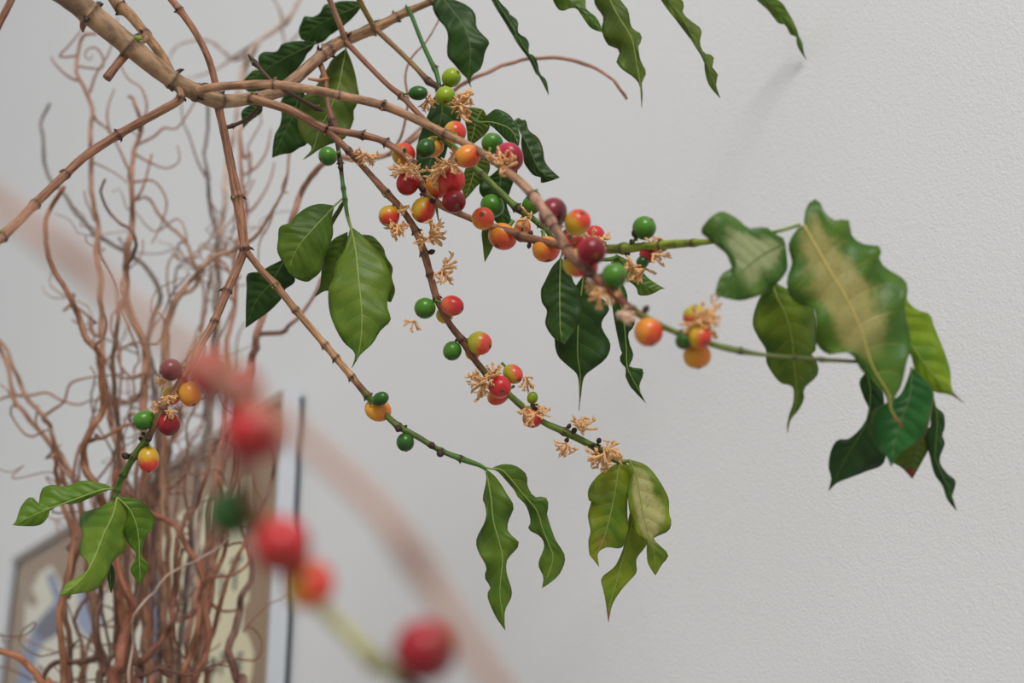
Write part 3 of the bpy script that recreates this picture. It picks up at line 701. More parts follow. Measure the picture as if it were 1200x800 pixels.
leaf(T, [(576, 0), (593, 28), (607, 52), (617, 65), (623, 75), (627, 85), (632, 90)], [(566, -30), (580, -2), (597, 26), (611, 50), (620, 64), (627, 75), (631, 85), (636, 93), (643, 111)],
     [(585, 1), (595, 12), (596, 16), (607, 25), (607, 38), (617, 45), (620, 53), (619, 62), (627, 66), (630, 75), (633, 87), (640, 94)], (.905, .90), 'dark', rib='dark', fold=.6, ripple=.25, pet=(560, -27, .92), label='narrow dark leaf seen nearly edge-on')
leaf(T, [(648, 0), (657, 12.5), (670, 9), (677, 11), (684, 22), (693, 33)], [(640, -25), (662, -4), (685, 15), (706, 38)], [(670, -14), (685, -2), (687, 10), (698, 20), (704, 30)], (.90, .895), 'mid', fold=.4, pet=(640, -48, .91), rib='dark')
leaf(T, [(696, 0), (707, 20), (705, 35), (712, 52), (724, 57), (726, 65), (722, 72), (730, 82), (742, 90), (749, 98), (751, 110)], [(700, -42), (715, 0), (725, 20), (740, 45), (746, 75), (750, 97), (752, 126)],
     [(727, 0), (736, 12), (740, 32), (751, 40), (751, 49), (748, 55), (751, 72), (757, 85), (752, 97), (753, 110)], (.90, .89), 'olive', fold=.4, ripple=.22, pet=(692, -55, .905), rib='light', label='long wavy olive leaf with a thread-like tip')
leaf(T, [(775, 0), (795, 27), (812, 50), (825, 72), (826, 82), (831, 100)], [(765, -34), (783, 0), (802, 27), (815, 50), (826, 70), (833, 88), (838, 102), (844, 115)],
     [(799, 0), (800, 15), (810, 25), (822, 35), (820, 50), (825, 62), (836, 66), (835, 80), (841, 86), (839, 100)], (.90, .895), 'olive', fold=.6, ripple=.25, rib='dark', pet=(760, -56, .90), label='narrow twisted green leaf with a dark tip')
leaf(T, [(887, 0), (900, 12), (912, 27), (920, 29), (927, 41), (933, 43), (935, 55)], [(872, -22), (892, -4), (906, 9), (920, 22), (932, 38), (936, 50), (945, 70)],
     [(912, 0), (922, 12), (932, 30), (936, 42), (940, 50), (942, 62)], (.96, .985, .99), 'mid', fold=.4, ripple=.2, pet=(866, -46, .93), rib='dark', label='small green leaf close to the wall at the top')
leaf(T, [(572, 134), (582, 128), (596, 134), (603, 143), (609, 158)], [(562, 143), (574, 143), (584, 145), (596, 150), (603, 158), (608, 171)], [(576, 148), (584, 155), (593, 164), (602, 170)], (.87, .86), 'dark', fold=.2, ripple=.03, label='small rounded dark green leaf', pet=(558, 143, .87))
leaf(T, [(611, 155), (611, 170), (614, 189), (617, 195), (625, 205), (634, 208), (634, 214), (645, 212)], [(603, 141), (613, 160), (622, 178), (630, 196), (642, 206), (656, 208)], [(608, 138), (611, 141), (616, 141), (620, 153), (630, 161), (636, 173), (638, 188), (645, 198)], (.87, .865), 'brownside', fold=.45, rib='dark', label='dark leaf with a brown inner half')
leaf(T, [(548, 126), (545, 138), (547, 152), (548, 163)], [(566, 128), (558, 142), (555, 155), (550, 172)], [(570, 135), (574, 148), (568, 158), (558, 166)], (.885, .89), 'olive', ripple=.05)
leaf(T, [(508, 115), (503, 130), (495, 150), (488, 175), (489, 198), (499, 216), (510, 245)], [(518, 104), (518, 130), (511, 165), (502, 205), (510, 240), (516, 268)], [(532, 115), (538, 132), (540, 143), (530, 152), (522, 182), (512, 206), (513, 244)], (.90, .89), 'dark', rib='dark', fold=.1)
leaf(T, [(550, 190), (543, 205), (541, 220), (544, 230)], [(562, 182), (556, 200), (551, 216), (545, 234)], [(574, 192), (570, 208), (560, 217), (552, 226)], (.875, .88), 'olive', ripple=.05)
leaf(T, [(576, 205), (564, 212), (562, 225), (572, 238), (578, 256)], [(590, 192), (586, 215), (588, 240), (590, 268)], [(606, 198), (602, 212), (597, 226), (594, 240), (599, 257), (596, 264)], (.875, .88), 'dark', rib='dark', fold=.2)
leaf(T, [(565, 270), (566, 288)], [(576, 258), (572, 280), (568, 307)], [(582, 268), (578, 288)], (.86, .86), 'mid', ripple=0, rib='dark')
leaf(T, [(647, 313), (638, 331), (634, 340), (635, 354), (641, 364), (639, 379), (645, 391), (654, 400)], [(657, 302), (656, 330), (656, 360), (657, 390), (662, 403)], [(666, 312), (672, 330), (680, 343), (682, 364), (676, 384), (667, 396)], (.86, .85), 'dark', fold=.25, ripple=.08, rib='light', pet=(662, 290, .845), label='dark green leaf with a pale straight midrib')
leaf(T, [(668, 345), (652, 375), (650, 399), (654, 417), (666, 429), (677, 440), (679, 462)], [(684, 322), (679, 360), (677, 395), (677, 417), (680, 442), (678.5, 481)], [(698, 342), (714, 360), (706, 375), (705, 383), (710, 393), (715, 402), (714, 413), (707, 423), (692, 434), (684, 442), (681, 462)], (.88, .885), 'dark', fold=.2, rib='light', label='larger leaf ending in a long drip tip', pet=(690, 300, .855))
leaf(T, [(714, 340), (717, 357), (720, 375), (726, 405), (729, 414), (726, 419), (728, 425), (734, 432), (733, 440), (738, 452), (746, 461)], [(724, 322), (728, 357), (732, 385), (734, 410), (735, 430), (742, 445), (757, 472)],
     [(735, 345), (734, 364), (744, 375), (741, 385), (736, 391), (738, 403), (742, 415), (740, 423), (737, 430), (753, 432), (753, 441), (749, 452), (752, 464)], (.89, .885), 'dark', fold=.3, ripple=.15, rib='light', label='narrow dark leaf pinched and twisted near its tip', pet=(715, 303, .862))
leaf(T, [(738, 306), (752, 318), (760, 326), (770, 333)], [(722, 298), (735, 314), (750, 331), (764, 338), (779, 338)], [(718, 308), (728, 322), (745, 336), (748, 345), (758, 346), (767, 343), (774, 339)], (.865, .87), 'mid', fold=.3, ripple=.05, rib='dark')
leaf(T, [(570.5, 559), (566, 584), (569, 593), (569, 609), (559, 630), (560, 645), (570, 664), (568, 676), (575, 688), (571, 698), (581, 722)], [(569, 549), (575, 580), (578, 609), (585, 635), (589, 653), (587, 677), (586, 698), (592, 738)],
     [(581, 559), (593, 577), (602, 593), (596, 609), (595, 622), (608, 635), (606, 642), (594, 656), (594, 672), (600, 695), (592, 714), (591, 730)], (.82, .815, .81), 'mid', fold=.4, ripple=.3, waves=4, label='long drooping leaf with deeply waved margins', pet=(562, 545, .82))
leaf(T, [(584, 553), (602, 573), (606, 581), (617, 593), (622, 611), (619, 620), (633, 628), (638, 640), (631, 660), (637, 676)], [(575, 549), (590, 552), (613, 579), (629, 598), (635, 617), (642, 635), (648, 651), (644, 669), (635, 689)],
     [(589, 544), (605, 546), (617, 556), (618, 569), (626, 582), (639, 582), (643, 592), (641, 603), (650, 630), (662, 652), (655, 673), (640, 686)], (.82, .83, .825), 'mid', fold=.4, ripple=.3, waves=4, label='drooping leaf that twists over on itself', pet=(566, 547, .82))
leaf(T, [(704, 554), (690, 572), (689.7, 585), (693, 587), (689, 604), (692, 622), (689.7, 633), (691, 650), (695, 655)], [(727, 541), (724, 554), (720, 580), (713, 612), (706, 635), (698, 652), (702, 664)],
     [(736, 544), (741, 557), (736, 580), (735, 601), (736, 620), (729, 641), (712, 641), (701, 647)], (.83, .825, .825), 'brownpatch', fold=.2, ripple=.12, label='yellowing leaf with a brown dead patch near its tip')
leaf(T, [(741, 554), (736, 572), (737, 596), (742, 609), (746, 625), (757, 633), (758, 646), (759, 659), (765, 670)], [(737, 538), (746, 559), (751, 588), (756, 612), (762, 632), (767, 650), (768, 674)],
     [(757, 545), (772, 562), (783, 583), (784, 601), (787, 612), (783, 622), (772, 627), (766, 632), (783, 649), (775, 662)], (.825, .82, .825), 'spotted', fold=.2, ripple=.12, label='pale spotted yellow-green leaf with a curled tip')
leaf(T, [(738, 600), (734, 625), (729, 646), (720, 664), (705, 677), (707, 691), (710, 706)], [(745, 575), (742, 604), (737, 628), (729, 657), (722, 683), (715, 707), (713, 729)],
     [(758, 605), (759, 635), (746, 654), (746, 670), (738, 680), (728, 691), (718, 707)], (.84, .835), 'tipbrown', fold=.2, ripple=.12, label='lowest light green leaf with a dry brown tip', pet=(737, 540, .832))
leaf(T, [(122, 567), (98, 563), (76, 570), (62, 568), (51, 571), (47, 580), (45, 590), (36, 582), (25, 593), (19, 610)], [(133, 572), (115, 575), (85, 586), (57, 596), (36, 605), (15, 615)],
     [(115, 579), (94, 588), (83, 591), (76, 590), (59, 597), (56, 606), (46, 615), (25, 616)], (.82, .80), 'fresh', fold=.35, ripple=.12, label='fresh green leaf pointing left', rib='light')
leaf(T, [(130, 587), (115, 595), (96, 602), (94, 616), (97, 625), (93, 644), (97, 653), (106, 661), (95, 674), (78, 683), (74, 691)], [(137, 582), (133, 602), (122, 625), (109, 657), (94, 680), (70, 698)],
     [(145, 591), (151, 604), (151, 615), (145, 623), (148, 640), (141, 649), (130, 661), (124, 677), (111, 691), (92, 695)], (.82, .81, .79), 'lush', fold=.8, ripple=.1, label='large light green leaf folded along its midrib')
leaf(T, [(149, 600), (148, 612), (145, 623), (150, 636), (160, 650), (154, 664), (154, 671), (160, 680)], [(138, 583), (152, 597), (160, 615), (163, 634), (163, 651), (164, 668), (164, 688)],
     [(149, 582), (166, 587), (175, 597), (181, 606), (179, 617), (170, 631), (166, 650), (174, 661), (172, 670), (166, 681)], (.82, .825), 'fresh', fold=.3, ripple=.1, label='fresh green leaf with a darker hanging tip', rib='light')
leaf(T, [(125, 665), (127, 682)], [(128, 655), (129, 672), (130, 695)], [(134, 668), (134, 682)], (.83, .83), 'dark', ripple=0, rib='dark')
# cluster at the right, nearer to the viewer
leaf(T, [(1045, 345), (1055, 390), (1068, 417), (1072, 433), (1084, 450), (1096, 459), (1112, 462)], [(1046, 322), (1055, 365), (1065, 398), (1089, 433), (1113, 458), (1130, 472)],
     [(1062, 340), (1063, 352), (1075, 363), (1089, 368), (1095, 384), (1105, 408), (1113, 433), (1116, 457)], (.68, .675), 'ygreen', fold=.3, ripple=.1, label='yellow-green leaf with a dry red-brown tip')
leaf(T, [(890, 349), (882, 377), (888, 394), (898, 410), (898, 424), (907, 440), (916, 449), (929, 452), (930, 471), (924, 488)], [(906, 330), (909, 345), (921, 370), (928, 398), (931, 433), (934, 461), (930, 482), (923, 494), (923, 507)],
     [(937, 347), (953, 363), (956, 408), (951, 415), (957, 424), (959, 436), (953, 445), (942, 455), (942, 468), (935, 481), (926, 492)], (.69, .69), 'hangtip', fold=.6, ripple=.12, label='olive leaf hanging with a curled dry tip', rib='light')
leaf(T, [(1007, 447), (1012, 465), (1019, 482), (1010, 500), (995, 514), (982, 515), (974, 527), (971, 547), (974, 560)], [(1015, 436), (1020, 462), (1015, 495), (998, 525), (988, 542), (971, 575)],
     [(1035, 462), (1034, 500), (1037, 540), (1015, 552), (995, 560), (980, 566)], (.70, .70), 'deep', fold=.25, rib='dark', label='dark leaf curving down to the left')
leaf(T, [(1052, 505), (1046, 528), (1045, 540), (1057, 548)], [(1080, 495), (1074, 525), (1069, 561)], [(1092, 505), (1090, 522), (1078, 545)], (.70, .70), 'reddish', ripple=.05, rib='dark', label='olive leaf with a red-brown tip')
leaf(T, [(1091, 490), (1090, 500), (1085, 510), (1089, 532), (1095, 555), (1104, 568), (1110, 585)], [(1094, 468), (1098, 490), (1097, 512), (1096, 535), (1104, 556), (1112, 572), (1121, 598)],
     [(1097, 477), (1106, 485), (1107, 500), (1104, 510), (1107, 520), (1101, 540), (1110, 555), (1120, 564), (1115, 585)], (.70, .695), 'deep', fold=.3, ripple=.1, rib='dark', label='narrow dark twisted leaf at the lower right')
leaf(T, [(1055, 462), (1030, 476), (1022, 484), (1020, 505), (1030, 525), (1040, 537)], [(1068, 430), (1066, 462), (1058, 487), (1050, 512), (1044, 547)], [(1085, 445), (1094, 460), (1092, 482), (1085, 507), (1072, 520), (1055, 531)], (.675, .665), 'bluegreen', fold=.25, ripple=.06, rib='dark', label='glossy blue-green leaf')
leaf(T, [(918, 279), (906, 273), (900, 267), (891, 266), (877, 267), (862, 255), (850, 249), (846, 247), (832, 255), (821, 272), (840, 276), (846, 285), (855, 293), (862, 305), (861, 312), (847, 320), (841, 331)],
     [(920, 285), (900, 295), (885, 305), (870, 318), (855, 332), (838, 346)], [(922, 300), (921, 319), (902, 340), (885, 348), (866, 352), (850, 349)], (.665, .655, .65), 'palepatch', fold=.15, ripple=.1, label='broad pale-patched leaf with a red tip', rib='dark')
leaf(T, [(936, 266), (924, 286), (928, 308), (922, 328), (926, 348), (940, 358), (953, 361), (956, 382), (956, 401), (970, 415), (986, 412), (1000, 417), (1009, 433), (1028, 452), (1039, 466), (1042, 482)],
     [(942, 264), (960, 296), (976, 324), (992, 350), (1009, 387), (1022, 428), (1042, 462), (1044, 480), (1059, 502)],
     [(945, 242), (958, 233), (966, 248), (978, 258), (994, 257), (998, 276), (1012, 286), (1033, 289), (1030, 302), (1038, 314), (1058, 326), (1064, 338), (1060, 360), (1068, 405), (1063, 422), (1056, 452), (1048, 466), (1046, 480)], (.66, .65, .65), 'bigyellow', fold=.2, ripple=.12, waves=5, rib='straw', label='largest leaf, green with a broad yellow-tan centre', n=44)

# ------------------------------------------------------------------ coffee cherries
for a_ in [
    ('b4a', 473, 181, 28, 28, 'blush', .008, None, (1, -.5, .4)), ('b4a', 478, 214, 27, 31, 'red', -.004, (-.3, .9, .4), (.3, .6, .4)), ('b4b', 456, 253, 25, 25, 'blush', -.002, (-.3, .9, .3), (.4, .8, .3)),
    ('b4a', 496, 246, 28, 31, 'blush', -.002, (-.2, .9, .4), (.9, .6, .1)), ('b9', 499, 174, 22, 24, 'dgreen', -.004, None, (1, .4, .3)), ('b9', 508, 172, 24, 26, 'yellow', .006, None, (1, .4, .3)),
    ('b4a', 512, 218, 29, 30, 'orange', .004, None, (1, .5, .3)), ('b4a', 529, 211, 33, 34, 'pink', -.010, (.1, .8, .6), (.3, -.5, .7)), ('b4a', 532, 236, 28, 28, 'deepred', -.014, (.3, .5, .8), (.2, .4, .4)),
    ('b2', 533, 155, 27, 29, 'blush', .012, None, (1, -.2, .3)), ('b2', 548, 183, 32, 27, 'orange', -.004, (-.8, .3, .3), (1, .5, .1)), ('b2', 577, 168, 26, 23, 'green', .008, None, (1, .4, .3)), ('b2', 597, 184, 28, 36, 'magenta', .008, None, (1, .4, .3)),
    ('b4a', 566, 256, 27, 27, 'orange', -.012, (-.1, -.3, .95), (.4, -.3, .6)), ('b9', 577, 241, 29, 26, 'green', .004, None, (1, .4, .3)), ('b4a', 589, 277, 35, 30, 'orange', .006, (-.4, .7, .3), (.3, .9, .2)), ('b9', 612, 268, 20, 24, 'orange', .0, None, (.3, .6, .3)),
    ('b9', 623, 240, 22, 26, 'green', .0, None, (1, .2, .2)), ('b2', 648, 250, 32, 38, 'maroon', .010, (.9, .3, .3), (1, .4, .1)), ('b2', 677, 261, 31, 33, 'blush', .006, (.3, -.6, .6), (.8, -.8, .2)), ('b4a', 640, 292, 33, 30, 'orange', .006, (.2, .9, .3), (.9, .5, .1)),
    ('b4a', 672, 284, 26, 26, 'red', -.012, None, (.1, -.4, .7)), ('b2', 693, 294, 35, 34, 'deepred', -.008, (.3, .4, .8), (.4, .3, .5)), ('b4a', 697, 276, 24, 24, 'pink', .004, None, (.4, -.4, .6)), ('b2', 676, 308, 26, 34, 'blush', .012, None, (1, .4, .2)),
    ('b2', 688, 313, 28, 26, 'pink', .008, None, (.2, .4, .4)), ('b2', 720, 323, 30, 30, 'green', -.002, (.6, .1, .7), (.2, .8, .1)), ('b4a', 760, 298, 22, 20, 'red', .004, None, (.4, -.4, .6)), ('b4a', 753, 307, 15, 14, 'dgreen', -.004, None, (.4, -.4, .6)),
    ('b2', 760, 389, 34, 34, 'orange', -.002, (.2, .9, .3), (.9, .4, .3)), ('b2', 820, 395, 28, 28, 'blush', -.008, (.4, .4, .7), (.9, .3, .3)), ('b2', 817, 417, 33, 30, 'amber', .002, (.1, .9, .2), (.7, .4, .3)), ('b2', 801, 400, 15, 20, 'dgreen', -.006, None, (1, .4, .3)),
    ('b2', 815, 371, 30, 28, 'limeblush', .006, (-.1, -.9, .3), (-.3, .9, .2)), ('b9', 490, 109, 23, 17, 'dgreen', -.002, (1, 0, .2), (.2, .9, .1)), ('b10', 529, 91, 24, 22, 'lime', -.002, (.6, -.4, .5), (.5, .8, .1)), ('b10', 522, 113, 24, 24, 'lime', -.010, (0, .6, .7), (.5, .8, .1)),
    ('b12', 384, 183, 21, 23, 'green', -.006, (-.8, .4, .4), (.3, .9, .1)), ('b4b', 498, 361, 25, 25, 'green', -.002, (-.7, .6, .3), (.3, .9, .1)), ('b4b', 530, 358, 28, 24, 'pink', -.008, (.9, .25, .35), (.8, -.2, .3)), ('b4b', 521, 369, 22, 20, 'yellow', .008, None, (1, .6, .1)),
    ('b4b', 562, 402, 29, 28, 'limeblush', -.004, (.9, .25, .35), (.9, .3, .3)), ('b4b', 530, 411, 22, 23, 'green', .0, (-.3, .9, .3), (.3, .9, .1)), ('b4b', 554, 413, 24, 18, 'yellow', .008, None, (1, .4, .3)), ('b4b', 584, 463, 28, 22, 'orange', .004, None, (.2, .9, .1)),
    ('b4b', 586, 453, 27, 28, 'pink', -.010, (.2, .35, .9), (.1, -.3, .7)), ('b4b', 601, 438, 26, 22, 'limeblush', .002, (.6, .55, .5), (.9, -.3, .2)), ('b4b', 624, 466, 13, 15, 'lime', .0, (.2, -.9, .3), (.9, -.3, .2)), ('b4b', 624, 490, 24, 22, 'pink', -.002, (0, .9, .3), (.2, .8, .3)),
    ('b3b', 446, 467, 21, 16, 'dgreen', -.006, (.8, -.4, .4), (.3, .9, .1)), ('b3b', 443, 480, 32, 24, 'amber', .004, None, (1, .4, .2)), ('b3b', 475, 518, 21, 22, 'dgreen', .0, (.1, .95, .2), (.3, .9, .1)),
    ('b3a', 200, 433, 26, 26, 'plum', -.004, (-.8, .2, .4), (.5, .5, .1)), ('b3a', 201, 463, 25, 23, 'blush', .008, None, (.5, .9, .1)), ('b3a', 222, 461, 26, 32, 'amber', .002, (.4, .8, .3), (.5, .8, .1)), ('b3a', 169, 492, 27, 23, 'green', .0, (-.8, .3, .4), (.3, .9, .1)),
    ('b3a', 198, 497, 27, 27, 'deepred', .0, (.3, .8, .4), (.4, .8, .1)), ('b3a', 174, 538, 25, 31, 'blush', -.002, (.1, .95, .2), (.1, 1, .1)),
]:
    key, x, y, dx, dy, kind, dz, ax, bl = a_
    cherry(T, key, x, y, dx, dy, kind, dz, ax, bl, label={'green': 'unripe green cherry', 'dgreen': 'unripe dark green cherry', 'lime': 'unripe lime green cherry', 'blush': 'yellow cherry blushing red', 'yellow': 'yellow cherry', 'limeblush': 'green cherry blushing red',
           'orange': 'orange cherry', 'amber': 'amber cherry', 'pink': 'pinkish red cherry', 'red': 'red cherry', 'deepred': 'ripe deep red cherry', 'maroon': 'overripe maroon cherry', 'magenta': 'ripe magenta cherry', 'plum': 'dull plum cherry'}[kind])
cherry(T, 'b4a', 755, 267, 28, 28, 'green', .0, (.6, -.7, .3), (.3, .9, .1), label='green cherry on a dark stalk')

for x, y, s_, d_, up in [(428, 186, 22, .828, (0, .8, .3)), (421, 183, 16, .828, (-.9, .3, .2)), (464, 271, 24, .826, (-.3, .9, .3)), (472, 267, 16, .826, (.8, .5, .2)), (512, 273, 26, .822, (.9, .1, .3)), (500, 282, 20, .822, (.1, .5, .8)), (526, 316, 26, .825, (.9, .1, .2)), (511, 324, 14, .825, (.6, .8, .2)),
                         (484, 381, 18, .828, (-.2, 1, .1)), (560, 452, 30, .822, (-.8, .4, .3)), (577, 432, 26, .824, (.2, -.9, .3)), (570, 444, 18, .815, (-.3, .2, .8)), (619, 446, 22, .826, (.5, .5, .3)), (616, 484, 20, .812, (-.2, .8, .5)), (628, 489, 22, .81, (.2, .8, .5)), (637, 482, 18, .82, (.8, -.4, .3)),
                         (685, 497, 28, .82, (.6, -.7, .3)), (661, 526, 24, .822, (-.3, .9, .2)), (700, 540, 24, .815, (-.5, .7, .4)), (714, 537, 32, .812, (.3, .7, .5)), (717, 526, 22, .82, (.6, -.5, .3)), (472, 203, 26, .818, (-.7, .5, .4)), (479, 197, 22, .812, (.1, .9, .5)), (478, 246, 18, .824, (-.2, 1, .2)),
                         (512, 205, 28, .812, (-.4, .7, .5)), (524, 190, 28, .808, (.3, -.3, .8)), (530, 197, 22, .80, (.2, .6, .7)), (503, 122, 18, .86, (.5, .8, .3)), (545, 124, 32, .86, (.6, .2, .3)), (535, 126, 20, .86, (-.5, .6, .4)), (586, 192, 32, .745, (-.2, -.1, .9)), (592, 184, 24, .75, (.2, -.8, .5)),
                         (616, 255, 20, .83, (-.3, .2, .8)), (613, 260, 16, .825, (-.6, .6, .5)), (700, 280, 28, .77, (.7, -.1, .6)), (740, 320, 28, .755, (-.3, .5, .7)), (757, 318, 30, .755, (.1, .7, .6)), (769, 303, 26, .745, (.5, .5, .5)), (768, 284, 18, .75, (.5, -.5, .5)), (704, 352, 26, .655, (-.1, .8, .4)), (712, 345, 24, .648, (.2, .5, .8)), (695, 338, 22, .66, (-.8, .2, .3)),
                         (822, 366, 36, .645, (.4, -.6, .6)), (835, 380, 28, .648, (.8, .3, .5)), (812, 378, 30, .642, (-.5, .0, .7)), (187, 447, 12, .80, (-.4, .8, .2)), (198, 468, 14, .795, (.3, .8, .3)), (199, 486, 16, .795, (.4, .6, .4)), (181, 478, 14, .80, (-.8, -.3, .3)), (838, 352, 16, .652, (.6, -.8, .2))]:
    tuft(T, x, y, s_, d_, up)
tuft(T, 735, 368, 20, .642, (0, .3, .9), FLP); tuft(T, 738, 376, 14, .642, (0, .7, .6), FLP); tuft(T, 489, 201, 14, .815, (.2, .2, .9), FLP)
for key, x, y, r, dz in [('b4b', 506, 295, 3.6, 0), ('b4b', 515, 320, 2.6, 0), ('b4b', 628, 477, 4.6, -.004), ('b4b', 615, 482, 3.6, -.004), ('b4b', 673, 504, 3.6, -.003), ('b4b', 664, 516, 3, 0), ('b4b', 702, 516, 3.4, -.003), ('b4b', 708, 530, 4.4, -.004), ('b4b', 695, 522, 3.4, -.004), ('b4b', 667, 499, 2.8, 0),
                         ('b3b', 467, 502, 4.6, -.004), ('b3b', 475, 500, 2.4, 0), ('b3b', 506, 522, 4.4, -.003), ('b3b', 516, 531, 5, -.003), ('b3a', 147, 534, 4.4, 0), ('b3a', 174, 514, 4.4, -.003), ('b3a', 165, 514, 2.6, 0), ('b3a', 168, 508, 2.2, 0), ('b4a', 745, 273, 5.5, -.006), ('b4a', 740, 283, 3, -.003), ('b4a', 663, 274, 5, .0), ('b2', 757, 362, 4.4, 0), ('b2', 692, 322, 4, -.004), ('b4a', 620, 288, 3, 0), ('b4a', 622, 273, 3, 0), ('b2', 572, 186, 3.2, -.003), ('b9', 608, 246, 4, -.003), ('b9', 507, 153, 3.6, -.003),
                         ('b4a', 496, 222, 4, -.004), ('b4a', 506, 236, 4, -.004), ('b12', 399, 196, 3.6, -.002), ('b4b', 591, 444, 3.6, -.003), ('b4b', 574, 444, 3.4, -.003), ('b4a', 735, 297, 3.6, 0), ('b4b', 464, 262, 1.8, 0)]:
    bud(T, key, x, y, r, dz)

# ------------------------------------------------------------------ foreground coffee branch, close to the lens
FB = P(760, 1250, .27)
FORE = thing('coffee_branch', 'blurred bare coffee branch with a string of red cherries, close to the lens', 'branch', (FB.x + .05, FB.y, 0))
g = Vector((FB.x + .05, FB.y, 0)); path = []
for x, y, d_ in [(-140, 150, .24), (-40, 214, .245), (0, 240, .25), (60, 284, .25), (110, 322, .25), (150, 362, .25), (200, 398, .25), (262, 440, .255), (330, 492, .255), (380, 536, .255), (440, 592, .255), (482, 650, .255), (522, 712, .255), (562, 772, .255), (606, 840, .26), (680, 980, .265), (760, 1250, .27)]:
    path.append((*P(x, y, d_ - .035), .00125))
path += [(g.x - .004, g.y + .004, .55, .003), (g.x, g.y, .25, .004), (g.x, g.y, 0, .005)]
cs = cr(path, 150); W = [Vector(q[:3]) for q in cs]; rr = [q[3] for q in cs]; vc = [lin((190, 142, 116))] * 150
for nx, ny in ((98, 312), (482, 650)):
    for i, p in enumerate(W):
        v = p - CAM; dd_ = v.dot(FW); q = math.dist((600 + FPX * v.dot(RT) / dd_, 400 - FPX * v.dot(UP) / dd_), (nx, ny)) if dd_ > .1 else 999
        if q < 30: k_ = math.exp(-(q / 14) ** 2); rr[i] *= 1 + .7 * k_; vc[i] = tuple(a_ * (1 - k_ * .8) + b_ * k_ * .8 for a_, b_ in zip(vc[i], lin((110, 74, 60))))
sv, sf = sweep(W, rr, 10); me = mesh('bare_stem', sv, sf); setcol(me, [vc[i // 10] for i in range(len(sv))]); o = link('bare_stem', me, M_BARK); unparent_to(o, FORE)
shoot(FORE, 'f1', 'fruiting_twig', [(222, 414, .222, 4), (236, 425, .26, 5), (262, 452, .295, 7), (282, 500, .30, 9), (288, 560, .305, 9), (305, 612, .305, 9), (345, 668, .305, 9), (382, 716, .305, 9), (410, 744, .305, 9), (440, 775, .305, 11), (475, 800, .305, 8), (540, 850, .31, 6)],
      [(0, lin((180, 136, 110))), (.3, lin((150, 100, 80))), (.6, lin((150, 120, 80))), (.72, lin((176, 172, 110))), (.84, lin((150, 150, 96))), (.88, lin((74, 62, 40))), (1, lin((130, 120, 70)))], nodes=[(262, 452), (288, 570), (345, 668), (438, 774)])
for x, y, dx, kind, dz, ax, bl, lb in [(246, 438, 62, 'red', .024, (-.5, -.3, .7), (.5, .5, .2), 'blurred red cherry under the bare stem'), (280, 455, 56, 'deepred', -.002, (.3, .8, .3), (.4, .8, .1), 'blurred deep red cherry'), (297, 507, 70, 'red', -.006, (.3, .3, .8), (.4, .6, .2), 'blurred round red cherry'),
                               (271, 601, 58, 'dgreen', .004, (-.4, .8, .4), (.3, .9, .1), 'blurred dark green cherry'), (330, 639, 68, 'red', -.004, (.1, .3, .9), (.3, .7, .2), 'blurred bright red cherry'), (362, 684, 60, 'blush', .002, (.5, .7, .3), (.9, .0, .3), 'blurred orange and red cherry'), (498, 762, 74, 'deepred', -.004, (.6, -.2, .6), (.5, .6, .2), 'blurred magenta red cherry')]:
    cherry(FORE, 'f1', x, y, dx, dx, kind, dz, ax, bl, label=lb)
cherry(FORE, 'f1', 318, 625, 46, 46, 'pink', .012, (-.5, -.5, .5), (.5, .5, .2), label='blurred pink cherry half hidden')

# ------------------------------------------------------------------ curly willow branches
M_WILLOW = mat_bark('willow_bark')
WC = [lin((144, 96, 68)), lin((134, 84, 60)), lin((152, 108, 80)), lin((122, 86, 70)), lin((112, 82, 70))]
GREYW = lin((122, 108, 100))
wr = random.Random(11)
WB = P(165, 830, 1.16)


def nvec(v):
    return Vector((noise.noise(v), noise.noise(v + Vector((31.7, 5.1, 9.3))), noise.noise(v + Vector((-13.2, 47.9, 2.6)))))


def tubeobj(root, name, W, rad, col0, col1, parent=None, sides=7):
    n = len(W); rad = [r * (1 + .16 * noise.noise(W[i] * 60)) for i, r in enumerate(rad)]
    vs, fs = sweep(W, rad, sides); me = mesh(name, vs, fs)
    sat = lambda c_: tuple(v * .86 + .14 * .9 * sum(c_) / 3 for v in c_)
    setcol(me, [sat(tuple(a_ + (b_ - a_) * (i / n) for a_, b_ in zip(col0, col1))) for i in range(n) for _ in range(sides)])
    uv = me.attributes.new('UVMap', 'FLOAT2', 'POINT')
    for i in range(n):
        for k_ in range(sides): uv.data[i * sides + k_].vector = (math.sin(math.pi * k_ / sides) * .8, i * .02)
    o = link(name, me, M_WILLOW)
    if parent: o.parent = parent
    else: unparent_to(o, root)
    return o


def curl(p0, p1, r0, r1, n, amp, seed):
    """a curly path between two world points"""
    rg = random.Random(seed); out = []; f1 = rg.uniform(2, 3.6); f2 = rg.uniform(3.2, 5.5); a1 = rg.random() * 6.28; a2 = rg.random() * 6.28
    for i in range(n):
        t = i / (n - 1); e_ = math.sin(math.pi * min(1, t * 1.15)) if t < .87 else math.sin(math.pi * min(1, t * 1.15)) + (t - .87) * 5
        off = RT * math.sin(6.283 * f1 * t + a1) * amp + UP * math.sin(6.283 * f2 * t + a2) * amp * .5 + FW * math.cos(6.283 * f1 * t + a2) * amp
        out.append((*(p0.lerp(p1, t) + off * (.25 + .75 * e_)), r0 + (r1 - r0) * t))
    return out


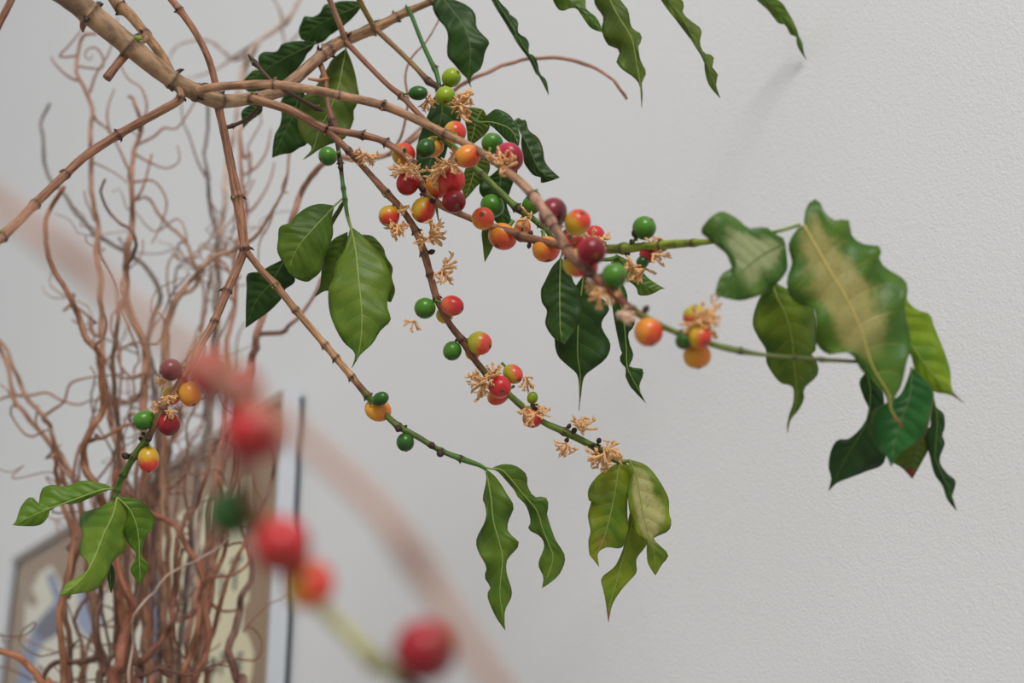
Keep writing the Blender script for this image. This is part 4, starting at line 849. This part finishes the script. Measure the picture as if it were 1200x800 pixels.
def willow(px, d, label, c=None, r=(4, 1.4), group='curly willow branches', twigs=(), bush=2, top_grey=False, wig=1.0):
    """px: traced path from the bottom of the view to the tip; twigs: [(path px, r)] side shoots"""
    if not isinstance(d, tuple): d = (d, d)
    c = c or wr.choice(WC); n0 = len(px)
    base = Vector((WB.x + wr.uniform(-.05, .05), WB.y + wr.uniform(-.05, .05), 0))
    root = thing('willow_branch', label, 'branch', base, group)
    pts = []; k_ = (d[0] / FPX)
    pts.append((base.x, base.y, base.z, r[0] * 1.25 * k_))
    f = P(px[0][0], px[0][1], d[0])
    pts.append((base.x * .8 + f.x * .2, base.y * .8 + f.y * .2, f.z * .4, r[0] * 1.2 * k_)); pts.append((base.x * .4 + f.x * .6 + .01, base.y * .4 + f.y * .6, f.z * .78, r[0] * 1.1 * k_))
    for i, q in enumerate(px):
        t = i / max(1, n0 - 1); dep = d[0] + (d[1] - d[0]) * t + .012 * math.sin(i * 1.7 + q[0])
        rad = (q[2] if len(q) > 2 else r[0] + (r[1] - r[0]) * t) * dep / FPX
        pts.append((*P(q[0], q[1], dep), rad))
    n = 60 + n0 * 12; sm = cr(pts, n); W = [Vector(q[:3]) for q in sm]
    W = [q + nvec(q * 26 + Vector((d[0] * 90, 0, 0))) * .0045 * wig + nvec(q * 75) * .0014 * wig for q in W]
    st = tubeobj(root, 'stem', W, [q[3] for q in sm], c, GREYW if top_grey else tuple(v * 1.12 for v in c))
    vis = [i for i in range(n) if i > n * .45]
    for j in range(bush):
        i = wr.choice(vis[:-6]); L_ = wr.uniform(.04, .15); dr = (RT * wr.uniform(-1, 1) + UP * wr.uniform(.1, 1) + FW * wr.uniform(-.4, .4)).normalized()
        cp = curl(W[i], W[i] + dr * L_, sm[i][3] * .6, .0004, 14, L_ * .13, wr.random())
        cp[0] = (*W[i], sm[i][3] * .6)
        cs_ = cr(cp, 30); tubeobj(root, 'twig', [Vector(q[:3]) for q in cs_], [q[3] for q in cs_], c, tuple(v * 1.1 for v in c), st, 6)
    for tp, tr0 in twigs:
        dep = d[1] if len(tp[0]) < 3 else tp[0][2]
        p0 = P(tp[0][0], tp[0][1], dep); near = min(W, key=lambda q: (q - p0).length)
        q_ = [(*near, tr0 * dep / FPX)] + [(*P(t_[0], t_[1], dep), tr0 * dep / FPX * (1 - .6 * i / len(tp))) for i, t_ in enumerate(tp)]
        cs_ = cr(q_, 12 + 6 * len(tp)); tubeobj(root, 'twig', [Vector(q[:3]) for q in cs_], [q[3] for q in cs_], c, tuple(v * 1.15 for v in c), st, 6)
    return root


OR_ = lin((150, 96, 62)); LIGHT = lin((160, 118, 90)); PALE = lin((178, 152, 134))
willow([(150, 830), (146, 770), (140, 690), (128, 620), (117, 580), (110, 557), (100, 540), (99, 520), (110, 497), (120, 482), (119, 445), (117, 415), (102, 398), (93, 370), (80, 345), (65, 320), (55, 295), (51, 270), (60, 245), (72, 220)], (1.12, 1.06), 'orange-brown willow rod bending in an S at the left of the bundle', OR_, (5.6, 2.6), bush=1,
       twigs=[([(112, 405), (121, 395), (125, 380), (122, 366)], 2.2)])
willow([(152, 830), (153, 740), (150, 660), (143, 560), (132, 490), (122, 430), (119, 395), (120, 370), (117, 340), (114, 290), (112, 260), (106, 225), (105, 200), (108, 160), (108, 130), (100, 105), (92, 88), (92, 62), (97, 44), (110, 39)], (1.15, 1.2), 'tall straight willow rod with a hooked tip at upper left', lin((160, 112, 84)), (4.4, 1.8), bush=2,
       twigs=[([(104, 110), (112, 88), (122, 72), (130, 55), (138, 20)], 1.7), ([(92, 94), (78, 88), (64, 74), (60, 66)], 1.7), ([(70, 66), (82, 52), (98, 32)], 1.4), ([(112, 140), (125, 150), (132, 158), (150, 152), (162, 160)], 1.6), ([(106, 190), (122, 196), (138, 205), (150, 215)], 1.5), ([(118, 80), (120, 66), (112, 56), (102, 58), (100, 66), (106, 70), (108, 64)], 1.4)])
willow([(140, 830), (136, 760), (134, 700), (138, 620), (140, 540), (136, 470), (133, 410), (137, 362), (146, 342), (150, 312), (157, 290), (155, 272), (143, 258), (130, 244), (121, 226), (123, 208)], (1.12, 1.1), 'thin dark willow rod with a crooked tip', lin((120, 84, 64)), (3.8, 1.5), bush=2)
willow([(175, 830), (170, 740), (168, 640), (170, 540), (173, 470), (174, 430), (166, 396), (154, 374), (147, 346), (150, 320), (152, 285), (153, 262), (155, 235), (152, 200), (160, 175), (165, 150), (160, 125), (148, 110)], (1.14, 1.2), 'thick willow rod rising through the middle of the bundle', lin((158, 108, 78)), (6, 2.0), bush=3,
       twigs=[([(154, 240), (165, 225), (172, 205), (178, 180)], 2), ([(152, 200), (140, 175), (128, 150), (126, 128), (134, 104)], 1.7), ([(160, 170), (180, 160), (192, 150), (207, 150), (222, 130), (232, 112)], 1.7),
              ([(158, 180), (175, 190), (195, 197), (210, 188), (208, 170)], 1.5), ([(162, 150), (172, 128), (166, 104), (150, 92), (140, 74)], 1.6), ([(152, 212), (180, 212), (195, 235), (190, 260), (178, 285)], 1.7)])
willow([(190, 830), (186, 740), (182, 650), (182, 540), (178, 440), (176, 385), (184, 345), (176, 320), (165, 304), (145, 290), (115, 276), (100, 262), (85, 245), (70, 220), (52, 192), (49, 165), (50, 140), (58, 122)], (1.18, 1.34), 'slender grey-brown willow rod arching far to the left', lin((132, 104, 84)), (3.8, 1.7), bush=2, top_grey=True)
willow([(200, 830), (198, 740), (196, 650), (194, 560), (192, 470), (196, 390), (201, 366), (206, 353), (218, 342), (232, 334), (234, 318), (225, 300), (215, 275), (200, 267), (186, 250), (172, 232), (160, 235)], (1.2, 1.22), 'willow rod looping back above the middle of the bundle', LIGHT, (4, 1.6), bush=3, twigs=[([(201, 366), (196, 330), (197, 310), (203, 300), (210, 304), (207, 298), (199, 296)], 1.4)])
willow([(210, 830), (214, 740), (222, 650), (232, 560), (246, 470), (250, 410), (252, 360), (255, 320), (255, 280), (250, 250), (245, 212), (240, 165), (243, 122)], (1.2, 1.3), 'grey willow rod standing upright beside the coffee stem', lin((128, 100, 86)), (4, 1.8), bush=2, top_grey=True, twigs=[([(245, 212), (232, 190), (222, 160), (214, 140), (212, 110)], 1.6)])
willow([(205, 830), (212, 740), (228, 660), (240, 570), (250, 480), (254, 400), (256, 330), (258, 280), (262, 232), (268, 190), (276, 150), (283, 100), (282, 80), (290, 62), (310, 45), (330, 28), (348, 10), (360, -20)], (1.22, 1.45), 'pale willow rod forking near the top of the picture', PALE, (4, 2.4), bush=2,
       twigs=[([(283, 95), (300, 82), (330, 60), (360, 30), (400, 2)], 2), ([(333, 30), (328, 12), (318, -6)], 2), ([(330, 28), (334, 50), (334, 62)], 1.8), ([(278, 70), (262, 60), (246, 48), (224, 48), (206, 55), (198, 70)], 2.2), ([(275, 66), (255, 80), (235, 88), (218, 92)], 1.8)])
willow([(215, 830), (222, 740), (236, 660), (252, 560), (266, 470), (270, 400), (274, 340), (280, 290), (288, 250), (284, 205), (283, 160), (284, 145)], (1.16, 1.25), 'reddish willow rod behind the leafless coffee fork', lin((170, 116, 92)), (4, 2), bush=3,
       twigs=[([(286, 185), (293, 178), (294, 200)], 1.8), ([(285, 205), (300, 196), (312, 178), (318, 150)], 1.8), ([(288, 250), (300, 240), (315, 215), (322, 190)], 1.7)])
willow([(225, 830), (236, 750), (252, 660), (272, 560), (286, 470), (295, 420), (302, 395), (312, 366), (326, 328), (336, 284), (346, 248), (353, 226), (368, 204), (385, 190), (410, 190), (432, 190), (452, 183), (480, 163), (506, 147), (520, 124), (535, 102), (560, 89), (600, 75), (640, 67), (670, 70), (700, 82), (720, 98), (734, 117)], (1.16, .97), 'longest willow rod sweeping up and right behind the cherries', lin((160, 112, 88)), (5, 1.8), bush=1,
       twigs=[([(456, 182), (470, 160), (478, 120), (475, 90), (482, 68), (500, 48), (515, 22), (530, -10)], 1.8)])
willow([(222, 830), (232, 750), (246, 660), (262, 560), (278, 480), (292, 430), (300, 402), (312, 394), (334, 392), (347, 378), (360, 364), (371, 346), (378, 326)], (1.18, 1.12), 'willow rod branching low to the right beside the dark leaf', lin((150, 104, 84)), (5, 1.6), bush=1)
willow([(198, 830), (192, 740), (190, 640), (190, 540), (192, 450), (196, 395), (202, 356), (222, 330), (236, 315), (252, 300), (275, 291), (295, 282), (310, 262), (322, 240), (332, 222), (338, 196), (345, 168)], (1.16, 1.1), 'willow rod running up and right past the coffee fork', LIGHT, (4.4, 1.6), bush=2,
       twigs=[([(322, 240), (316, 262), (304, 285), (303, 320)], 1.6), ([(338, 200), (330, 222), (338, 226)], 1.2)])
willow([(120, 830), (112, 740), (104, 660), (94, 590), (85, 562), (75, 545), (66, 525), (60, 500), (47, 482), (30, 457), (17, 432), (8, 410), (0, 395)], (1.14, 1.16), 'tan willow rod leaning out to the left edge', LIGHT, (4, 2.2), bush=1,
       twigs=[([(50, 490), (62, 480), (75, 470), (82, 450), (100, 443), (125, 440), (147, 437)], 2), ([(45, 478), (42, 490), (44, 502)], 1.6)])
willow([(126, 830), (114, 740), (100, 660), (84, 600), (72, 562), (65, 540), (50, 512), (30, 487), (15, 460), (6, 422), (-6, 398)], (1.15, 1.2), 'second tan willow rod leaning to the left edge, lower one', lin((168, 118, 88)), (3.8, 2.2), bush=1,
       twigs=[([(15, 462), (35, 463), (55, 460), (72, 469), (92, 474), (106, 469), (124, 468)], 2), ([(16, 462), (4, 466), (-10, 474)], 2)])
willow([(74, 830), (73, 760), (70, 720), (76, 680), (82, 640), (76, 600), (66, 560), (62, 530)], (1.08, 1.1), 'willow rod standing alone at the left of the bundle', OR_, (4.4, 2.4), bush=1)
willow([(84, 830), (82, 770), (78, 720), (84, 670), (92, 640), (96, 600), (88, 560), (92, 520)], (1.1, 1.14), 'dull brown willow rod beside the left-hand leaves', lin((138, 92, 70)), (4, 2), bush=2,
       twigs=[([(80, 700), (76, 680), (86, 655), (104, 640)], 3)])
willow([(132, 830), (140, 780), (150, 735), (150, 705), (142, 672), (134, 640), (130, 600), (138, 550)], (1.05, 1.1), 'thickest reddish willow rod at the bottom centre of the bundle', lin((142, 82, 54)), (6.8, 3), bush=2)
willow([(162, 830), (158, 770), (154, 730), (160, 690), (170, 650), (166, 610), (158, 570), (164, 530)], (1.07, 1.12), 'dark knotty willow rod at the bottom of the bundle', lin((110, 72, 54)), (5.6, 2.6), bush=2)
willow([(112, 830), (120, 790), (116, 760), (112, 730), (120, 700), (116, 660), (108, 620), (112, 580)], (1.06, 1.1), 'dark curved willow rod under the large light green leaf', lin((104, 72, 58)), (4.4, 2), bush=2,
       twigs=[([(118, 770), (100, 774), (81, 776), (66, 776), (55, 785), (50, 800), (46, 830)], 4.2)])
willow([(226, 830), (230, 795), (238, 768), (246, 742), (242, 712), (240, 684), (226, 646), (205, 620), (182, 603), (162, 594), (150, 576)], (1.06, 1.12), 'red-brown willow rod arching over the cream poster panel', lin((146, 88, 62)), (4.4, 3), bush=1,
       twigs=[([(240, 704), (232, 716), (214, 726), (204, 728)], 2.6), ([(246, 704), (256, 714), (268, 716), (280, 714)], 2.2)])
willow([(210, 830), (216, 790), (226, 765), (232, 735), (236, 712), (244, 690), (256, 668), (266, 650), (268, 632), (262, 600), (258, 560)], (1.08, 1.1), 'orange willow rod crossing the lettering of the poster', OR_, (3.8, 2.4), bush=1)
willow([(234, 830), (242, 780), (250, 742), (256, 712), (262, 688), (268, 662), (276, 644), (284, 632), (276, 600), (282, 560)], (1.1, 1.1), 'brown willow rod left of the thick grey one', lin((150, 96, 62)), (3.4, 2), bush=1)
willow([(280, 830), (276, 800), (271, 764), (276, 746), (283, 719), (279, 701), (291, 680), (294, 650), (295, 614), (306, 593), (318, 566), (320, 540), (312, 512)], (1.1, 1.2), 'thick grey-brown willow rod nearest the white poster frame', lin((134, 96, 80)), (5.6, 2), bush=0)
willow([(60, 830), (52, 808), (45, 797), (33, 779), (18, 770), (0, 764), (-30, 756)], (1.04, 1.03), 'orange willow rod bending out of the lower left corner', lin((168, 104, 66)), (4.6, 3.6), bush=0)
willow([(145, 830), (150, 760), (165, 712), (186, 682), (214, 660), (246, 642), (268, 632)], (1.03, 1.06), 'pale thin willow rod slanting across the blue stripe', PALE, (1.7, 1.0), bush=3, wig=1.6)
willow([(158, 830), (172, 770), (192, 742), (200, 728), (202, 700), (204, 660), (214, 620), (228, 596), (242, 562), (250, 520)], (1.06, 1.1), 'dark reddish willow rod slanting right from the bundle', lin((124, 76, 54)), (4.6, 2), bush=1,
       twigs=[([(204, 730), (206, 752), (214, 768), (222, 780), (226, 800)], 1.6)])
# the crowded rest of the bundle
GEN = 'one of many tangled thin willow rods in the crowded middle of the bundle'
for i in range(15):
    x0 = wr.uniform(88, 192); x1 = wr.uniform(95, 300); y1 = wr.uniform(120, 480); k_ = 9
    a1 = wr.random() * 6.28; f1 = wr.uniform(1.2, 2.6); am = wr.uniform(5, 15)
    pth = [(x0 + (x1 - x0) * (j / k_) ** 1.3 + am * math.sin(a1 + 6.283 * f1 * j / k_) * (.5 + j / k_), 830 + (y1 - 830) * j / k_) for j in range(k_ + 1)]
    d0 = wr.uniform(1.08, 1.3)
    willow(pth, (d0, d0 + wr.uniform(0, .12)), GEN, wr.choice([lin((150, 98, 68)), lin((164, 112, 84)), lin((132, 88, 66)), LIGHT, lin((122, 92, 76))]), (wr.uniform(1.8, 3.2), 1.0), bush=5, wig=2.2)
